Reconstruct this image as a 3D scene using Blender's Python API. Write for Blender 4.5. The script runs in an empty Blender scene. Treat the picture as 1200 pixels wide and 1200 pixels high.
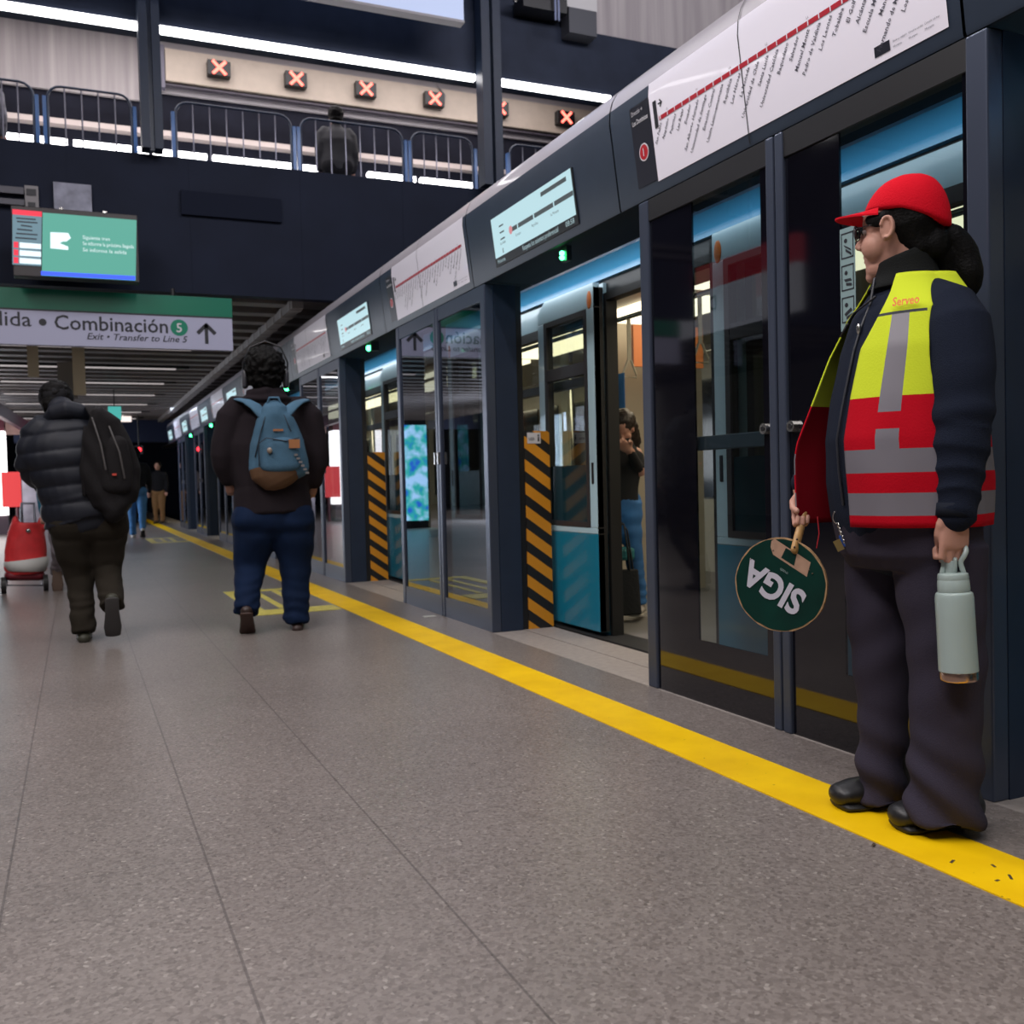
import bpy, bmesh, math, random
from mathutils import Vector, Matrix, noise
import numpy as np
random.seed(7)
sc = bpy.context.scene
C = sc.collection
V = Vector
PI = math.pi

# ------------------------------------------------------------------ camera
CAM_Z = 0.9
FPX = 1146.0
AX = V((0.9132991, -0.03610753, 0.40568583))     # world +X seen by the camera (right, down, forward)
AY = V((-0.40650783, -0.01912978, 0.91344701))
AZ = V((-0.02522164, -0.9991648, -0.03214921))
cd = bpy.data.cameras.new('camera'); cam = bpy.data.objects.new('camera', cd); C.objects.link(cam)
sc.camera = cam
right = V((AX[0], AY[0], AZ[0])); up = -V((AX[1], AY[1], AZ[1])); back = -V((AX[2], AY[2], AZ[2]))
M = Matrix((right, up, back)).transposed().to_4x4(); M.translation = V((0, 0, CAM_Z))
cam.matrix_world = M
cd.sensor_width = 24.0; cd.lens = 24.0 * FPX / 1200
cd.dof.use_dof = True; cd.dof.focus_distance = 2.62; cd.dof.aperture_fstop = 4.0
cd.clip_start = 0.05; cd.clip_end = 200

# ------------------------------------------------------------------ exposure, world, large lights
vs = sc.view_settings
vs.view_transform = 'Standard'; vs.look = 'None'; vs.gamma = 1; vs.use_curve_mapping = False
vs.exposure = 0.0
sc.cycles.use_denoising = True
sc.cycles.max_bounces = 8; sc.cycles.transparent_max_bounces = 16
sc.cycles.sample_clamp_indirect = 6
w = bpy.data.worlds.new('world'); sc.world = w; w.use_nodes = True
w.node_tree.nodes['Background'].inputs[0].default_value = (0.62, 0.66, 0.85, 1)
w.node_tree.nodes['Background'].inputs[1].default_value = 0.04

def area(name, loc, rot, sx, sy, power, col=(1, 1, 1), glossy=True):
    l = bpy.data.lights.new(name, 'AREA'); l.shape = 'RECTANGLE'; l.size = sx; l.size_y = sy
    l.energy = power; l.color = col
    o = bpy.data.objects.new(name, l); C.objects.link(o); o.location = loc; o.rotation_euler = rot
    return o
area('hall_light', (-2.6, 1.5, 6.2), (0, -0.25, 0), 1.2, 9, 470, (1.0, 0.93, 0.92))
area('hall_light', (0.9, -2.5, 6.2), (-0.35, 0.1, 0), 5, 1.2, 190, (0.92, 0.94, 1.0))
area('mezzanine_light', (2.5, 12.0, 7.0), (0, 0, 0), 9, 2.5, 300, (1.0, 0.93, 0.93))
for x_, y_, p_ in ((-5.5, 17.2, 60), (-5.5, 19.6, 60), (-6.6, 24.2, 60), (-7.6, 27.5, 60)):      # fill lights added along the left side, outside the frame
    area('left_fill_light', (x_, y_, 1.7), (0, -PI / 2, 0), 1.8, 2.0, p_, (1.0, 0.95, 0.95))
area('left_blue_fill_light', (-4.7, 20.2, 1.3), (0, -PI / 2, 0), 2.2, 1.3, 230, (0.74, 0.84, 1.0))  # added unseen bluish light from the left, for a lit band on the floor
area('canopy_light', (0.4, 12.4, 2.80), (0, 0, 0), 2.2, 0.12, 8, (1.0, 0.95, 0.93))
area('canopy_light', (0.4, 17.1, 2.80), (0, 0, 0), 2.2, 0.12, 8, (1.0, 0.95, 0.93))
area('canopy_light', (1.0, 24.4, 2.81), (0, 0, 0), 2.4, 0.14, 42, (0.75, 0.85, 1.0))  # bluish lamp added to brighten the far floor
area('upper_wall_fill_light', (5.5, 3.5, 7.4), (PI / 2, 0, 0), 6.0, 1.2, 330, (0.96, 0.93, 1.0))  # unseen lamp added to brighten the upper concrete wall and casing tops
area('hall_line_lamp', (0.9, 3.0, 5.5), (0, 0, 0), 0.16, 8.5, 150, (1.0, 0.96, 0.97))
area('train_side_fill_light', (2.60, 11.0, 2.045), (0, -PI / 2 + 0.35, 0), 0.06, 26, 24, (0.9, 0.95, 1.0))  # unseen strip lamp added to brighten the train side

# ------------------------------------------------------------------ materials
MT = {}
def mat(name, col, rough=0.5, metal=0.0, spec=0.5, bump=0.0, bscale=60, var=0.0, vscale=8, emit=None, es=0.0, coat=0.0, sheen=0.0):
    if name in MT: return MT[name]
    m = bpy.data.materials.new(name); m.use_nodes = True
    nt = m.node_tree; b = nt.nodes['Principled BSDF']
    b.inputs['Base Color'].default_value = (*col, 1); b.inputs['Roughness'].default_value = rough
    b.inputs['Metallic'].default_value = metal; b.inputs['Specular IOR Level'].default_value = spec
    b.inputs['Coat Weight'].default_value = coat
    if sheen: b.inputs['Sheen Weight'].default_value = sheen
    if emit: b.inputs['Emission Color'].default_value = (*emit, 1); b.inputs['Emission Strength'].default_value = es
    if bump or var:
        tc = nt.nodes.new('ShaderNodeTexCoord')
    if var:
        n = nt.nodes.new('ShaderNodeTexNoise'); n.inputs['Scale'].default_value = vscale; n.inputs['Detail'].default_value = 5
        nt.links.new(tc.outputs['Object'], n.inputs['Vector'])
        r = nt.nodes.new('ShaderNodeMapRange'); r.inputs[1].default_value = 0.3; r.inputs[2].default_value = 0.7
        r.inputs[3].default_value = 1 - var; r.inputs[4].default_value = 1 + var
        nt.links.new(n.outputs[0], r.inputs[0])
        mx = nt.nodes.new('ShaderNodeVectorMath'); mx.operation = 'SCALE'; mx.inputs[0].default_value = col
        nt.links.new(r.outputs[0], mx.inputs['Scale']); nt.links.new(mx.outputs[0], b.inputs['Base Color'])
    if bump:
        n = nt.nodes.new('ShaderNodeTexNoise'); n.inputs['Scale'].default_value = bscale; n.inputs['Detail'].default_value = 4
        nt.links.new(tc.outputs['Object'], n.inputs['Vector'])
        bp = nt.nodes.new('ShaderNodeBump'); bp.inputs['Strength'].default_value = bump; bp.inputs['Distance'].default_value = 0.01
        nt.links.new(n.outputs[0], bp.inputs['Height']); nt.links.new(bp.outputs[0], b.inputs['Normal'])
    MT[name] = m
    return m
def glow(name, col, s):
    return mat(name, (0.02, 0.02, 0.02), 0.5, emit=col, es=s)
def glass(name, tint, rmin=0.08, rmax=1.0, rough=0.0, pw=4.0):
    """thin sheet of glass: straight-through tint plus a mirror share that grows towards grazing angles"""
    if name in MT: return MT[name]
    m = bpy.data.materials.new(name); m.use_nodes = True; nt = m.node_tree
    nt.nodes.clear()
    def N_(k): return nt.nodes.new(k)
    o = N_('ShaderNodeOutputMaterial'); t = N_('ShaderNodeBsdfTransparent'); g = N_('ShaderNodeBsdfGlossy'); mx = N_('ShaderNodeMixShader')
    geo = N_('ShaderNodeNewGeometry'); d = N_('ShaderNodeVectorMath'); d.operation = 'DOT_PRODUCT'
    nt.links.new(geo.outputs['Incoming'], d.inputs[0]); nt.links.new(geo.outputs['Normal'], d.inputs[1])
    a = N_('ShaderNodeMath'); a.operation = 'ABSOLUTE'; nt.links.new(d.outputs['Value'], a.inputs[0])
    i = N_('ShaderNodeMath'); i.operation = 'SUBTRACT'; i.inputs[0].default_value = 1; nt.links.new(a.outputs[0], i.inputs[1])
    p = N_('ShaderNodeMath'); p.operation = 'POWER'; p.inputs[1].default_value = pw; nt.links.new(i.outputs[0], p.inputs[0])
    r = N_('ShaderNodeMapRange'); r.inputs[3].default_value = rmin; r.inputs[4].default_value = rmax; nt.links.new(p.outputs[0], r.inputs[0])
    nt.links.new(r.outputs[0], mx.inputs[0])
    t.inputs[0].default_value = (*tint, 1); g.inputs['Roughness'].default_value = rough; g.inputs[0].default_value = (0.9, 0.93, 1, 1)
    nt.links.new(t.outputs[0], mx.inputs[1]); nt.links.new(g.outputs[0], mx.inputs[2]); nt.links.new(mx.outputs[0], o.inputs[0])
    MT[name] = m
    return m

def node_mat(name):
    m = bpy.data.materials.new(name); m.use_nodes = True; MT[name] = m
    nt = m.node_tree
    return m, nt, nt.nodes['Principled BSDF'], nt.nodes.new('ShaderNodeNewGeometry')
def mth(nt, op, a, b=None, c=None):
    n = nt.nodes.new('ShaderNodeMath'); n.operation = op
    for i, x in enumerate((a, b, c)):
        if x is None: continue
        if isinstance(x, (int, float)): n.inputs[i].default_value = x
        else: nt.links.new(x, n.inputs[i])
    return n.outputs[0]
def mixc(nt, f, a, b, mode='MIX'):
    n = nt.nodes.new('ShaderNodeMix'); n.data_type = 'RGBA'; n.blend_type = mode
    for i, x in ((0, f), (6, a), (7, b)):
        if isinstance(x, (int, float)): n.inputs[i].default_value = x
        elif isinstance(x, tuple): n.inputs[i].default_value = (*x, 1)
        else: nt.links.new(x, n.inputs[i])
    return n.outputs[2]

def floor_material():
    m, nt, b, g = node_mat('terrazzo')
    sep = nt.nodes.new('ShaderNodeSeparateXYZ'); nt.links.new(g.outputs['Position'], sep.inputs[0])
    n1 = nt.nodes.new('ShaderNodeTexNoise'); n1.inputs['Scale'].default_value = 0.9; n1.inputs['Detail'].default_value = 6
    nt.links.new(g.outputs['Position'], n1.inputs['Vector'])
    v = nt.nodes.new('ShaderNodeTexVoronoi'); v.inputs['Scale'].default_value = 125
    nt.links.new(g.outputs['Position'], v.inputs['Vector'])
    n2 = nt.nodes.new('ShaderNodeTexNoise'); n2.inputs['Scale'].default_value = 110; n2.inputs['Detail'].default_value = 3
    nt.links.new(g.outputs['Position'], n2.inputs['Vector'])
    spk = nt.nodes.new('ShaderNodeValToRGB'); nt.links.new(v.outputs['Color'], spk.inputs[0])
    e = spk.color_ramp.elements
    e[0].position = 0.0; e[0].color = (0.055, 0.045, 0.04, 1)
    e[1].position = 1.0; e[1].color = (0.48, 0.44, 0.40, 1)
    for p, c in ((0.2, (0.125, 0.105, 0.095)), (0.5, (0.195, 0.168, 0.155)), (0.85, (0.26, 0.228, 0.21))):
        k = e.new(p); k.color = (*c, 1)
    base = mixc(nt, 0.42, spk.outputs[0], (0.20, 0.172, 0.158))
    tone = nt.nodes.new('ShaderNodeMapRange'); nt.links.new(n1.outputs[0], tone.inputs[0])
    tone.inputs[1].default_value = 0.3; tone.inputs[2].default_value = 0.7; tone.inputs[3].default_value = 0.84; tone.inputs[4].default_value = 1.1
    sc_ = nt.nodes.new('ShaderNodeVectorMath'); sc_.operation = 'SCALE'; nt.links.new(base, sc_.inputs[0]); nt.links.new(tone.outputs[0], sc_.inputs['Scale'])
    def joint(coord, off, per, wd):
        d = mth(nt, 'PINGPONG', mth(nt, 'SUBTRACT', coord, off), per / 2)
        return mth(nt, 'LESS_THAN', d, wd)
    jx = joint(sep.outputs[0], -0.18, 0.435, 0.0028)
    jx = mth(nt, 'MULTIPLY', jx, mth(nt, 'LESS_THAN', sep.outputs[0], 0.9))
    jy = mth(nt, 'MULTIPLY', joint(sep.outputs[1], 5.95, 3.48, 0.003), 0.45)
    j = mth(nt, 'MAXIMUM', jx, jy)
    col = mixc(nt, mth(nt, 'MULTIPLY', j, 0.55), sc_.outputs[0], (0.05, 0.042, 0.04))
    nt.links.new(col, b.inputs['Base Color'])
    rr = nt.nodes.new('ShaderNodeMapRange'); nt.links.new(n2.outputs[0], rr.inputs[0]); rr.inputs[3].default_value = 0.2; rr.inputs[4].default_value = 0.44
    nt.links.new(rr.outputs[0], b.inputs['Roughness'])
    bp = nt.nodes.new('ShaderNodeBump'); bp.inputs['Strength'].default_value = 0.25; bp.inputs['Distance'].default_value = 0.002
    nt.links.new(n2.outputs[0], bp.inputs['Height']); nt.links.new(bp.outputs[0], b.inputs['Normal'])
    return m
floor_m = floor_material()

def hazard_material(x0):
    m, nt, b, g = node_mat('hazard_stripes')
    tc = nt.nodes.new('ShaderNodeTexCoord')
    sep = nt.nodes.new('ShaderNodeSeparateXYZ'); nt.links.new(g.outputs['Position'], sep.inputs[0])
    s = mth(nt, 'ADD', sep.outputs[2], mth(nt, 'MULTIPLY', sep.outputs[0], 0.72))
    f = mth(nt, 'FRACT', mth(nt, 'DIVIDE', mth(nt, 'ADD', s, 0.05), 0.139))
    k = mth(nt, 'LESS_THAN', f, 0.52)
    nt.links.new(mixc(nt, k, (0.012, 0.011, 0.012), (0.62, 0.25, 0.012)), b.inputs['Base Color'])
    b.inputs['Roughness'].default_value = 0.45
    return m
hazard_m = hazard_material(0)

def wear_paint():
    m, nt, b, g = node_mat('yellow_line_paint')
    n = nt.nodes.new('ShaderNodeTexNoise'); n.inputs['Scale'].default_value = 5; n.inputs['Detail'].default_value = 8
    nt.links.new(g.outputs['Position'], n.inputs['Vector'])
    n2 = nt.nodes.new('ShaderNodeTexNoise'); n2.inputs['Scale'].default_value = 60; n2.inputs['Detail'].default_value = 4
    nt.links.new(g.outputs['Position'], n2.inputs['Vector'])
    r = nt.nodes.new('ShaderNodeValToRGB'); nt.links.new(n.outputs[0], r.inputs[0])
    r.color_ramp.elements[0].color = (0.74, 0.44, 0.0, 1); r.color_ramp.elements[0].position = 0.3
    r.color_ramp.elements[1].color = (0.88, 0.56, 0.002, 1); r.color_ramp.elements[1].position = 0.7
    k = mth(nt, 'MULTIPLY', mth(nt, 'GREATER_THAN', n2.outputs[0], 0.73), 0.8)
    nt.links.new(mixc(nt, k, r.outputs[0], (0.09, 0.06, 0.02)), b.inputs['Base Color'])
    b.inputs['Roughness'].default_value = 0.5; b.inputs['Specular IOR Level'].default_value = 0.25
    return m
yellow_m = wear_paint()

def concrete_material():
    m, nt, b, g = node_mat('board_marked_concrete')
    mp = nt.nodes.new('ShaderNodeMapping'); mp.inputs['Scale'].default_value = (9, 9, 0.35); nt.links.new(g.outputs['Position'], mp.inputs[0])
    n = nt.nodes.new('ShaderNodeTexNoise'); n.inputs['Scale'].default_value = 1; n.inputs['Detail'].default_value = 6; nt.links.new(mp.outputs[0], n.inputs['Vector'])
    r = nt.nodes.new('ShaderNodeValToRGB'); nt.links.new(n.outputs[0], r.inputs[0])
    r.color_ramp.elements[0].color = (0.29, 0.26, 0.27, 1); r.color_ramp.elements[0].position = 0.3
    r.color_ramp.elements[1].color = (0.46, 0.42, 0.42, 1); r.color_ramp.elements[1].position = 0.7
    nt.links.new(r.outputs[0], b.inputs['Base Color']); b.inputs['Roughness'].default_value = 0.8
    return m
concrete_m = concrete_material()

navy = mat('navy_painted_metal', (0.016, 0.026, 0.050), 0.45, spec=.3, var=0.08)
navy2 = mat('navy_cladding', (0.009, 0.013, 0.028), 0.6, spec=.12, var=0.15, vscale=2)
black = mat('black_metal', (0.008, 0.008, 0.010), 0.4)
rubber = mat('black_rubber', (0.006, 0.006, 0.006), 0.55)
frame_m = mat('dark_aluminium', (0.06, 0.075, 0.115), 0.35, metal=0.5)
casing_m = mat('header_casing_paint', (0.026, 0.040, 0.066), 0.45, spec=.35, var=0.06)
casing_top = mat('casing_top_lit', (0.36, 0.34, 0.38), 0.4, coat=0.3)  # top cover coloured paler than the face, standing in for light from above
beige_strip = mat('light_edge_granite', (0.30, 0.265, 0.245), 0.5, var=0.12, vscale=30)
white_panel = mat('white_poster', (0.84, 0.82, 0.92), 0.3, coat=0.3)
steel = mat('brushed_steel', (0.55, 0.54, 0.52), 0.25, metal=1)
lamp_w = glow('white_lamp', (1, 0.97, 0.98), 9)
lamp_w2 = glow('white_linear_lamp', (1, 0.95, 0.95), 5)

# ------------------------------------------------------------------ helpers
def tag(o, label=None, cat=None, group=None, kind=None):
    if label: o['label'] = label
    if cat: o['category'] = cat
    if group: o['group'] = group
    if kind: o['kind'] = kind
    return o
def thing(name, loc, label, cat, group=None):
    o = bpy.data.objects.new(name, None); C.objects.link(o); o.location = loc; o.empty_display_size = 0.05
    return tag(o, label, cat, group)
def org(o):
    p = V((0, 0, 0))
    while o is not None:
        p += o.location; o = o.parent
    return p
def link_mesh(name, me, mats, parent=None, smooth=False, at=None):
    """me carries world coordinates; shift them to the parent's origin (or to `at` for a top-level mesh)"""
    for m in (mats if isinstance(mats, (list, tuple)) else [mats]): me.materials.append(m)
    o = bpy.data.objects.new(name, me); C.objects.link(o)
    if parent is not None:
        me.transform(Matrix.Translation(-org(parent))); o.parent = parent
    elif at is not None:
        me.transform(Matrix.Translation(-V(at))); o.location = at
    if smooth:
        me.polygons.foreach_set('use_smooth', [True] * len(me.polygons))
    return o
class MB:
    def __init__(s): s.bm = bmesh.new(); s.mi = 0
    def _f(s, vs):
        try:
            f = s.bm.faces.new(vs); f.material_index = s.mi; return f
        except ValueError: return None
    def poly(s, pts):
        s._f([s.bm.verts.new(V(p)) for p in pts]); return s
    def hexa(s, p):   # 8 points: bottom 4 ccw, top 4
        v = [s.bm.verts.new(V(q)) for q in p]
        for q in ((3, 2, 1, 0), (4, 5, 6, 7), (0, 1, 5, 4), (1, 2, 6, 5), (2, 3, 7, 6), (3, 0, 4, 7)): s._f([v[i] for i in q])
        return s
    def box(s, x0, x1, y0, y1, z0, z1):
        x0, x1 = sorted((x0, x1)); y0, y1 = sorted((y0, y1)); z0, z1 = sorted((z0, z1))
        return s.hexa([(x0, y0, z0), (x1, y0, z0), (x1, y1, z0), (x0, y1, z0), (x0, y0, z1), (x1, y0, z1), (x1, y1, z1), (x0, y1, z1)])
    def obox(s, c, a, b, n):  # centre and three half axes
        c, a, b, n = V(c), V(a), V(b), V(n)
        return s.hexa([c - a - b - n, c + a - b - n, c + a + b - n, c - a + b - n, c - a - b + n, c + a - b + n, c + a + b + n, c - a + b + n])
    def loft(s, rings, cap=True, closed=True):
        vr = [[s.bm.verts.new(V(p)) for p in r] for r in rings]
        n = len(vr[0])
        for i in range(len(vr) - 1):
            for j in range(n if closed else n - 1):
                k = (j + 1) % n
                s._f([vr[i][j], vr[i][k], vr[i + 1][k], vr[i + 1][j]])
        if cap and closed:
            s._f(list(reversed(vr[0]))); s._f(vr[-1])
        return vr
    def prism(s, prof, f0, f1):  # prof in 2D, f0/f1 map to 3D
        return s.loft([[f0(p) for p in prof], [f1(p) for p in prof]])
    def tube(s, pts, rad, side=None, n=16, round_ends=True, closed=False):
        pts = [V(p) for p in pts]
        if not isinstance(rad, (list, tuple)): rad = [rad] * len(pts)
        rad = [(r, r) if not isinstance(r, (list, tuple)) else r for r in rad]
        rings = []; prev = None
        N_ = len(pts)
        for i, p in enumerate(pts):
            if closed: t = (pts[(i + 1) % N_] - pts[i - 1]).normalized()
            elif i == 0: t = (pts[1] - p).normalized()
            elif i == N_ - 1: t = (p - pts[i - 1]).normalized()
            else: t = ((pts[i + 1] - p).normalized() + (p - pts[i - 1]).normalized()).normalized()
            ref = V(side) if side is not None else (prev if prev is not None else (V((0, 0, 1)) if abs(t.z) < 0.9 else V((1, 0, 0))))
            a = (ref - t * ref.dot(t)).normalized(); prev = a; b = t.cross(a)
            def ring(c, k): return [c + a * (rad[i][0] * k * math.cos(2 * PI * j / n)) + b * (rad[i][1] * k * math.sin(2 * PI * j / n)) for j in range(n)]
            m = min(rad[i])
            if i == 0 and round_ends and not closed:
                for q in (80, 55, 28): rings.append(ring(p - t * m * math.sin(math.radians(q)), math.cos(math.radians(q))))
            rings.append(ring(p, 1))
            if i == N_ - 1 and round_ends and not closed:
                for q in (28, 55, 80): rings.append(ring(p + t * m * math.sin(math.radians(q)), math.cos(math.radians(q))))
        if closed:
            rings.append(rings[0]); s.loft(rings, cap=False)
            bmesh.ops.remove_doubles(s.bm, verts=s.bm.verts, dist=1e-6)
        else: s.loft(rings)
        return s
    def cyl(s, p0, p1, r, r2=None, n=20): return s.tube([p0, p1], [r, r if r2 is None else r2], n=n, round_ends=False)
    def ball(s, c, r, ax=None, n=14, m=10):
        r = (r, r, r) if not isinstance(r, (tuple, list)) else r
        ax = ax or (V((1, 0, 0)), V((0, 1, 0)), V((0, 0, 1)))
        c = V(c); rings = []
        for i in range(1, m):
            th = PI * i / m
            rings.append([c + ax[0] * (r[0] * math.sin(th) * math.cos(2 * PI * j / n)) + ax[1] * (r[1] * math.sin(th) * math.sin(2 * PI * j / n)) - ax[2] * (r[2] * math.cos(th)) for j in range(n)])
        s.loft(rings); return s
    def disc(s, c, u, v, r, n=28, r2=None):
        c, u, v = V(c), V(u), V(v); r2 = r2 or r
        s.poly([c + u * (r * math.cos(2 * PI * j / n)) + v * (r2 * math.sin(2 * PI * j / n)) for j in range(n)]); return s
    def text(s, txt, origin, right, up, size=0.1, width=None, align='LEFT', bold=0.0, ext=0.0008, valign='BOTTOM', shear=0, res=2):
        cu = bpy.data.curves.new('t', 'FONT'); cu.body = txt; cu.size = 1; cu.offset = bold; cu.resolution_u = res; cu.shear = shear
        to = bpy.data.objects.new('t', cu); me = bpy.data.meshes.new_from_object(to)
        co = [v.co.copy() for v in me.vertices]
        if not co: return s
        x0 = min(c.x for c in co); x1 = max(c.x for c in co)
        kx = ky = size
        if width: kx = width / (x1 - x0)
        off = {'LEFT': x0, 'CENTER': (x0 + x1) / 2, 'RIGHT': x1}[align]
        o, r, u = V(origin), V(right).normalized(), V(up).normalized(); nrm = r.cross(u)
        vs_ = [s.bm.verts.new(o + r * ((c.x - off) * kx) + u * (c.y * ky) + nrm * ext) for c in co]
        for p in me.polygons: s._f([vs_[i] for i in p.vertices])
        bpy.data.objects.remove(to); bpy.data.curves.remove(cu); bpy.data.meshes.remove(me)
        return s
    def mesh(s, name):
        bmesh.ops.recalc_face_normals(s.bm, faces=s.bm.faces)
        me = bpy.data.meshes.new(name); s.bm.to_mesh(me); s.bm.free(); return me
    def build(s, name, mats, parent=None, smooth=False, at=None, bevel=0, label=None, raw=False):
        if raw: me = bpy.data.meshes.new(name); s.bm.to_mesh(me); s.bm.free()
        else: me = s.mesh(name)
        o = link_mesh(name, me, mats, parent, smooth, at)
        if bevel:
            bv = o.modifiers.new('b', 'BEVEL'); bv.width = bevel; bv.segments = 2; bv.limit_method = 'ANGLE'
        if label: o['label'] = label
        return o
    def skin(s, name, mats, parent, voxel=0.006, smooth=4, disp=None, at=None, label=None, matfn=None):
        """fuse the pieces into one continuous smooth surface"""
        me = bpy.data.meshes.new(name); s.bm.to_mesh(me); s.bm.free()
        o = bpy.data.objects.new('tmp', me); C.objects.link(o)
        r = o.modifiers.new('r', 'REMESH'); r.mode = 'VOXEL'; r.voxel_size = voxel
        if smooth: q = o.modifiers.new('s', 'SMOOTH'); q.iterations = smooth; q.factor = 0.5
        dg = bpy.context.evaluated_depsgraph_get(); dg.update()
        m2 = bpy.data.meshes.new_from_object(o.evaluated_get(dg)); m2.name = name
        bpy.data.objects.remove(o); bpy.data.meshes.remove(me)
        if disp:
            ns = [v.normal.copy() for v in m2.vertices]
            for v, nn in zip(m2.vertices, ns): v.co += nn * disp(v.co, nn)
        o = link_mesh(name, m2, mats, parent, True, at)
        if matfn:
            for p in m2.polygons: p.material_index = matfn(p.center + org(o), p.normal)
        if label: o['label'] = label
        return o
def single(name, mb, m, label, cat, at, group=None, **k):
    return tag(mb.build(name, m, at=at, **k), label, cat, group)
def boxes(name, m, parent, lst, **k):
    return [MB().box(*q).build(name, m, parent, **k) for q in lst]
def struct(name, mb, m, **k):
    return tag(mb.build(name, m, **k), kind='structure')
def copy_tree(o, parent=None):
    c = o.copy(); C.objects.link(c)
    if parent: c.parent = parent
    for ch in list(o.children): copy_tree(ch, c)
    return c
X = V((1, 0, 0)); Y = V((0, 1, 0)); Z = V((0, 0, 1))
def curve_pts(pts, n=5):
    """Catmull-Rom curve through the points"""
    pts = [V(p) for p in pts]; out = []
    for i in range(len(pts) - 1):
        p0, p1, p2, p3 = pts[max(i - 1, 0)], pts[i], pts[i + 1], pts[min(i + 2, len(pts) - 1)]
        for k in range(n):
            t = k / n; out.append(.5 * ((2 * p1) + (p2 - p0) * t + (2 * p0 - 5 * p1 + 4 * p2 - p3) * t * t + (3 * p1 - p0 - 3 * p2 + p3) * t ** 3))
    return out + [pts[-1]]
def view_ray(px, py):
    q = V((px - 600, py - 600, FPX)); return V((AX.dot(q), AY.dot(q), AZ.dot(q)))
class Frame:
    """a standing plane through a point on the floor, square to the line of sight: gives real places for outlines measured there"""
    def __init__(s, x, y):
        s.o = V((x, y, 0)); s.v = V((x, y, 0)).normalized(); s.n = -s.v; s.u = V((s.v.y, -s.v.x, 0))
    def __call__(s, px, py, n=0.0):
        r = view_ray(px, py); d = (s.o + s.n * n).dot(s.v) / r.dot(s.v); return r * d + V((0, 0, CAM_Z))
# ================================================================== THE SETTING
struct('floor', MB().box(-9, 2.222, -6, 45, -0.12, 0), floor_m)
strip = MB().box(2.222, 2.43, -6, 45, -0.12, 0.0).box(2.438, 2.632, -6, 45, -0.12, 0.0)
struct('trim_1', strip, beige_strip)
struct('trim_2', MB().box(2.43, 2.438, -6, 45, -0.12, -0.004).box(2.632, 2.642, -6, 45, -0.3, -0.01), rubber)
struct('wall_trackside', MB().box(2.6, 2.64, -6, 45, -1.2, -0.125), navy2)
struct('floor_trackbed', MB().box(2.6, 6.6, -6, 60, -1.4, -1.2), mat('track_concrete', (0.05, 0.048, 0.045), 0.8))
struct('wall_tunnel', MB().box(6.2, 6.5, -6, 60, -1.2, 3.6), mat('tunnel_concrete', (0.02, 0.02, 0.022), 0.8))
struct('wall_left', MB().box(-9.2, -9, -6, 45, 0, 9), mat('left_wall_paint', (0.20, 0.18, 0.18), 0.6, var=0.2, vscale=1))
struct('wall_back', MB().box(-9, 6.5, -6.3, -6.0, 0, 9), mat('back_wall_paint', (0.07, 0.07, 0.08), 0.6, var=0.2, vscale=1))
struct('wall_right', MB().box(13.8, 14, -6, 10.3, 3.4, 9), mat('right_wall_paint', (0.12, 0.11, 0.12), 0.7))
struct('wall_far', MB().box(-9, 6.5, 45, 45.2, -1.2, 9), navy2)
struct('ceiling', MB().box(-9.2, 14, -6.3, 16, 8.6, 8.8), mat('hall_ceiling', (0.04, 0.04, 0.048), 0.7))

# mezzanine front over the platform: dark cladding in tall panels
mz = MB().box(-9, 9, 10.0, 10.14, 2.80, 4.10).box(-9, 9, 10.14, 15, 3.72, 3.95)
for x in (-2.0, 0.02, 1.1, 2.18, 3.26): mz.box(x, x + 0.006, 9.997, 10.0, 2.82, 4.08)
struct('wall_mezzanine_front', mz, navy2)
struct('trim_3', MB().box(1.02, 1.98, 9.965, 10.0, 3.55, 3.78), mat('recess_dark', (0.007, 0.010, 0.022), 0.7, spec=.1))
# beam over the mezzanine opening, its strip lamp, and the wall above
struct('trim_beam', MB().box(-9, 13.8, 10.0, 10.35, 5.335, 6.02).box(6.4, 13.8, 10.0, 10.3, 3.4, 5.335).box(-9, 5.56, 10.05, 10.35, 6.02, 8.6), mat('beam_navy', (0.022, 0.029, 0.050), 0.6, spec=.15, var=0.2, vscale=3))
struct('wall_upper', MB().box(5.56, 13.8, 10.02, 10.3, 6.02, 8.6), concrete_m)
for n, (a, b) in enumerate(((-4.6, 0.685), (0.87, 4.13), (4.37, 5.82))):
    o = single('linear_lamp', MB().box(a, b, 9.985, 10.06, 5.275, 5.33), lamp_w,
        ('bright white linear lamp under the mezzanine beam, left of the left column', 'bright white linear lamp under the mezzanine beam, between the two dark columns', 'bright white linear lamp under the mezzanine beam, right of the right column')[n], 'lamp', (a, 10, 5.3), 'linear lamps under the mezzanine beam')
for n, (a, b) in enumerate(((0.675, 0.865), (4.135, 4.36))):
    c = thing('steel_column', ((a + b) / 2, 9.9, 4.0), ('dark navy twin steel column on the mezzanine, on the left above the screen', 'dark navy twin steel column on the mezzanine, on the right between the X signs')[n], 'column', 'columns on the mezzanine edge')
    m = (a + b) / 2
    MB().box(a, m - 0.02, 9.80, 9.98, 4.10, 8.6).build('flange', navy, c)
    MB().box(m + 0.02, b, 9.80, 9.98, 4.10, 8.6).build('flange', navy, c)
    MB().box(m - 0.02, m + 0.02, 9.88, 9.96, 4.10, 8.6).build('web', mat('column_web', (0.10, 0.13, 0.20), 0.4), c)
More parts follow.
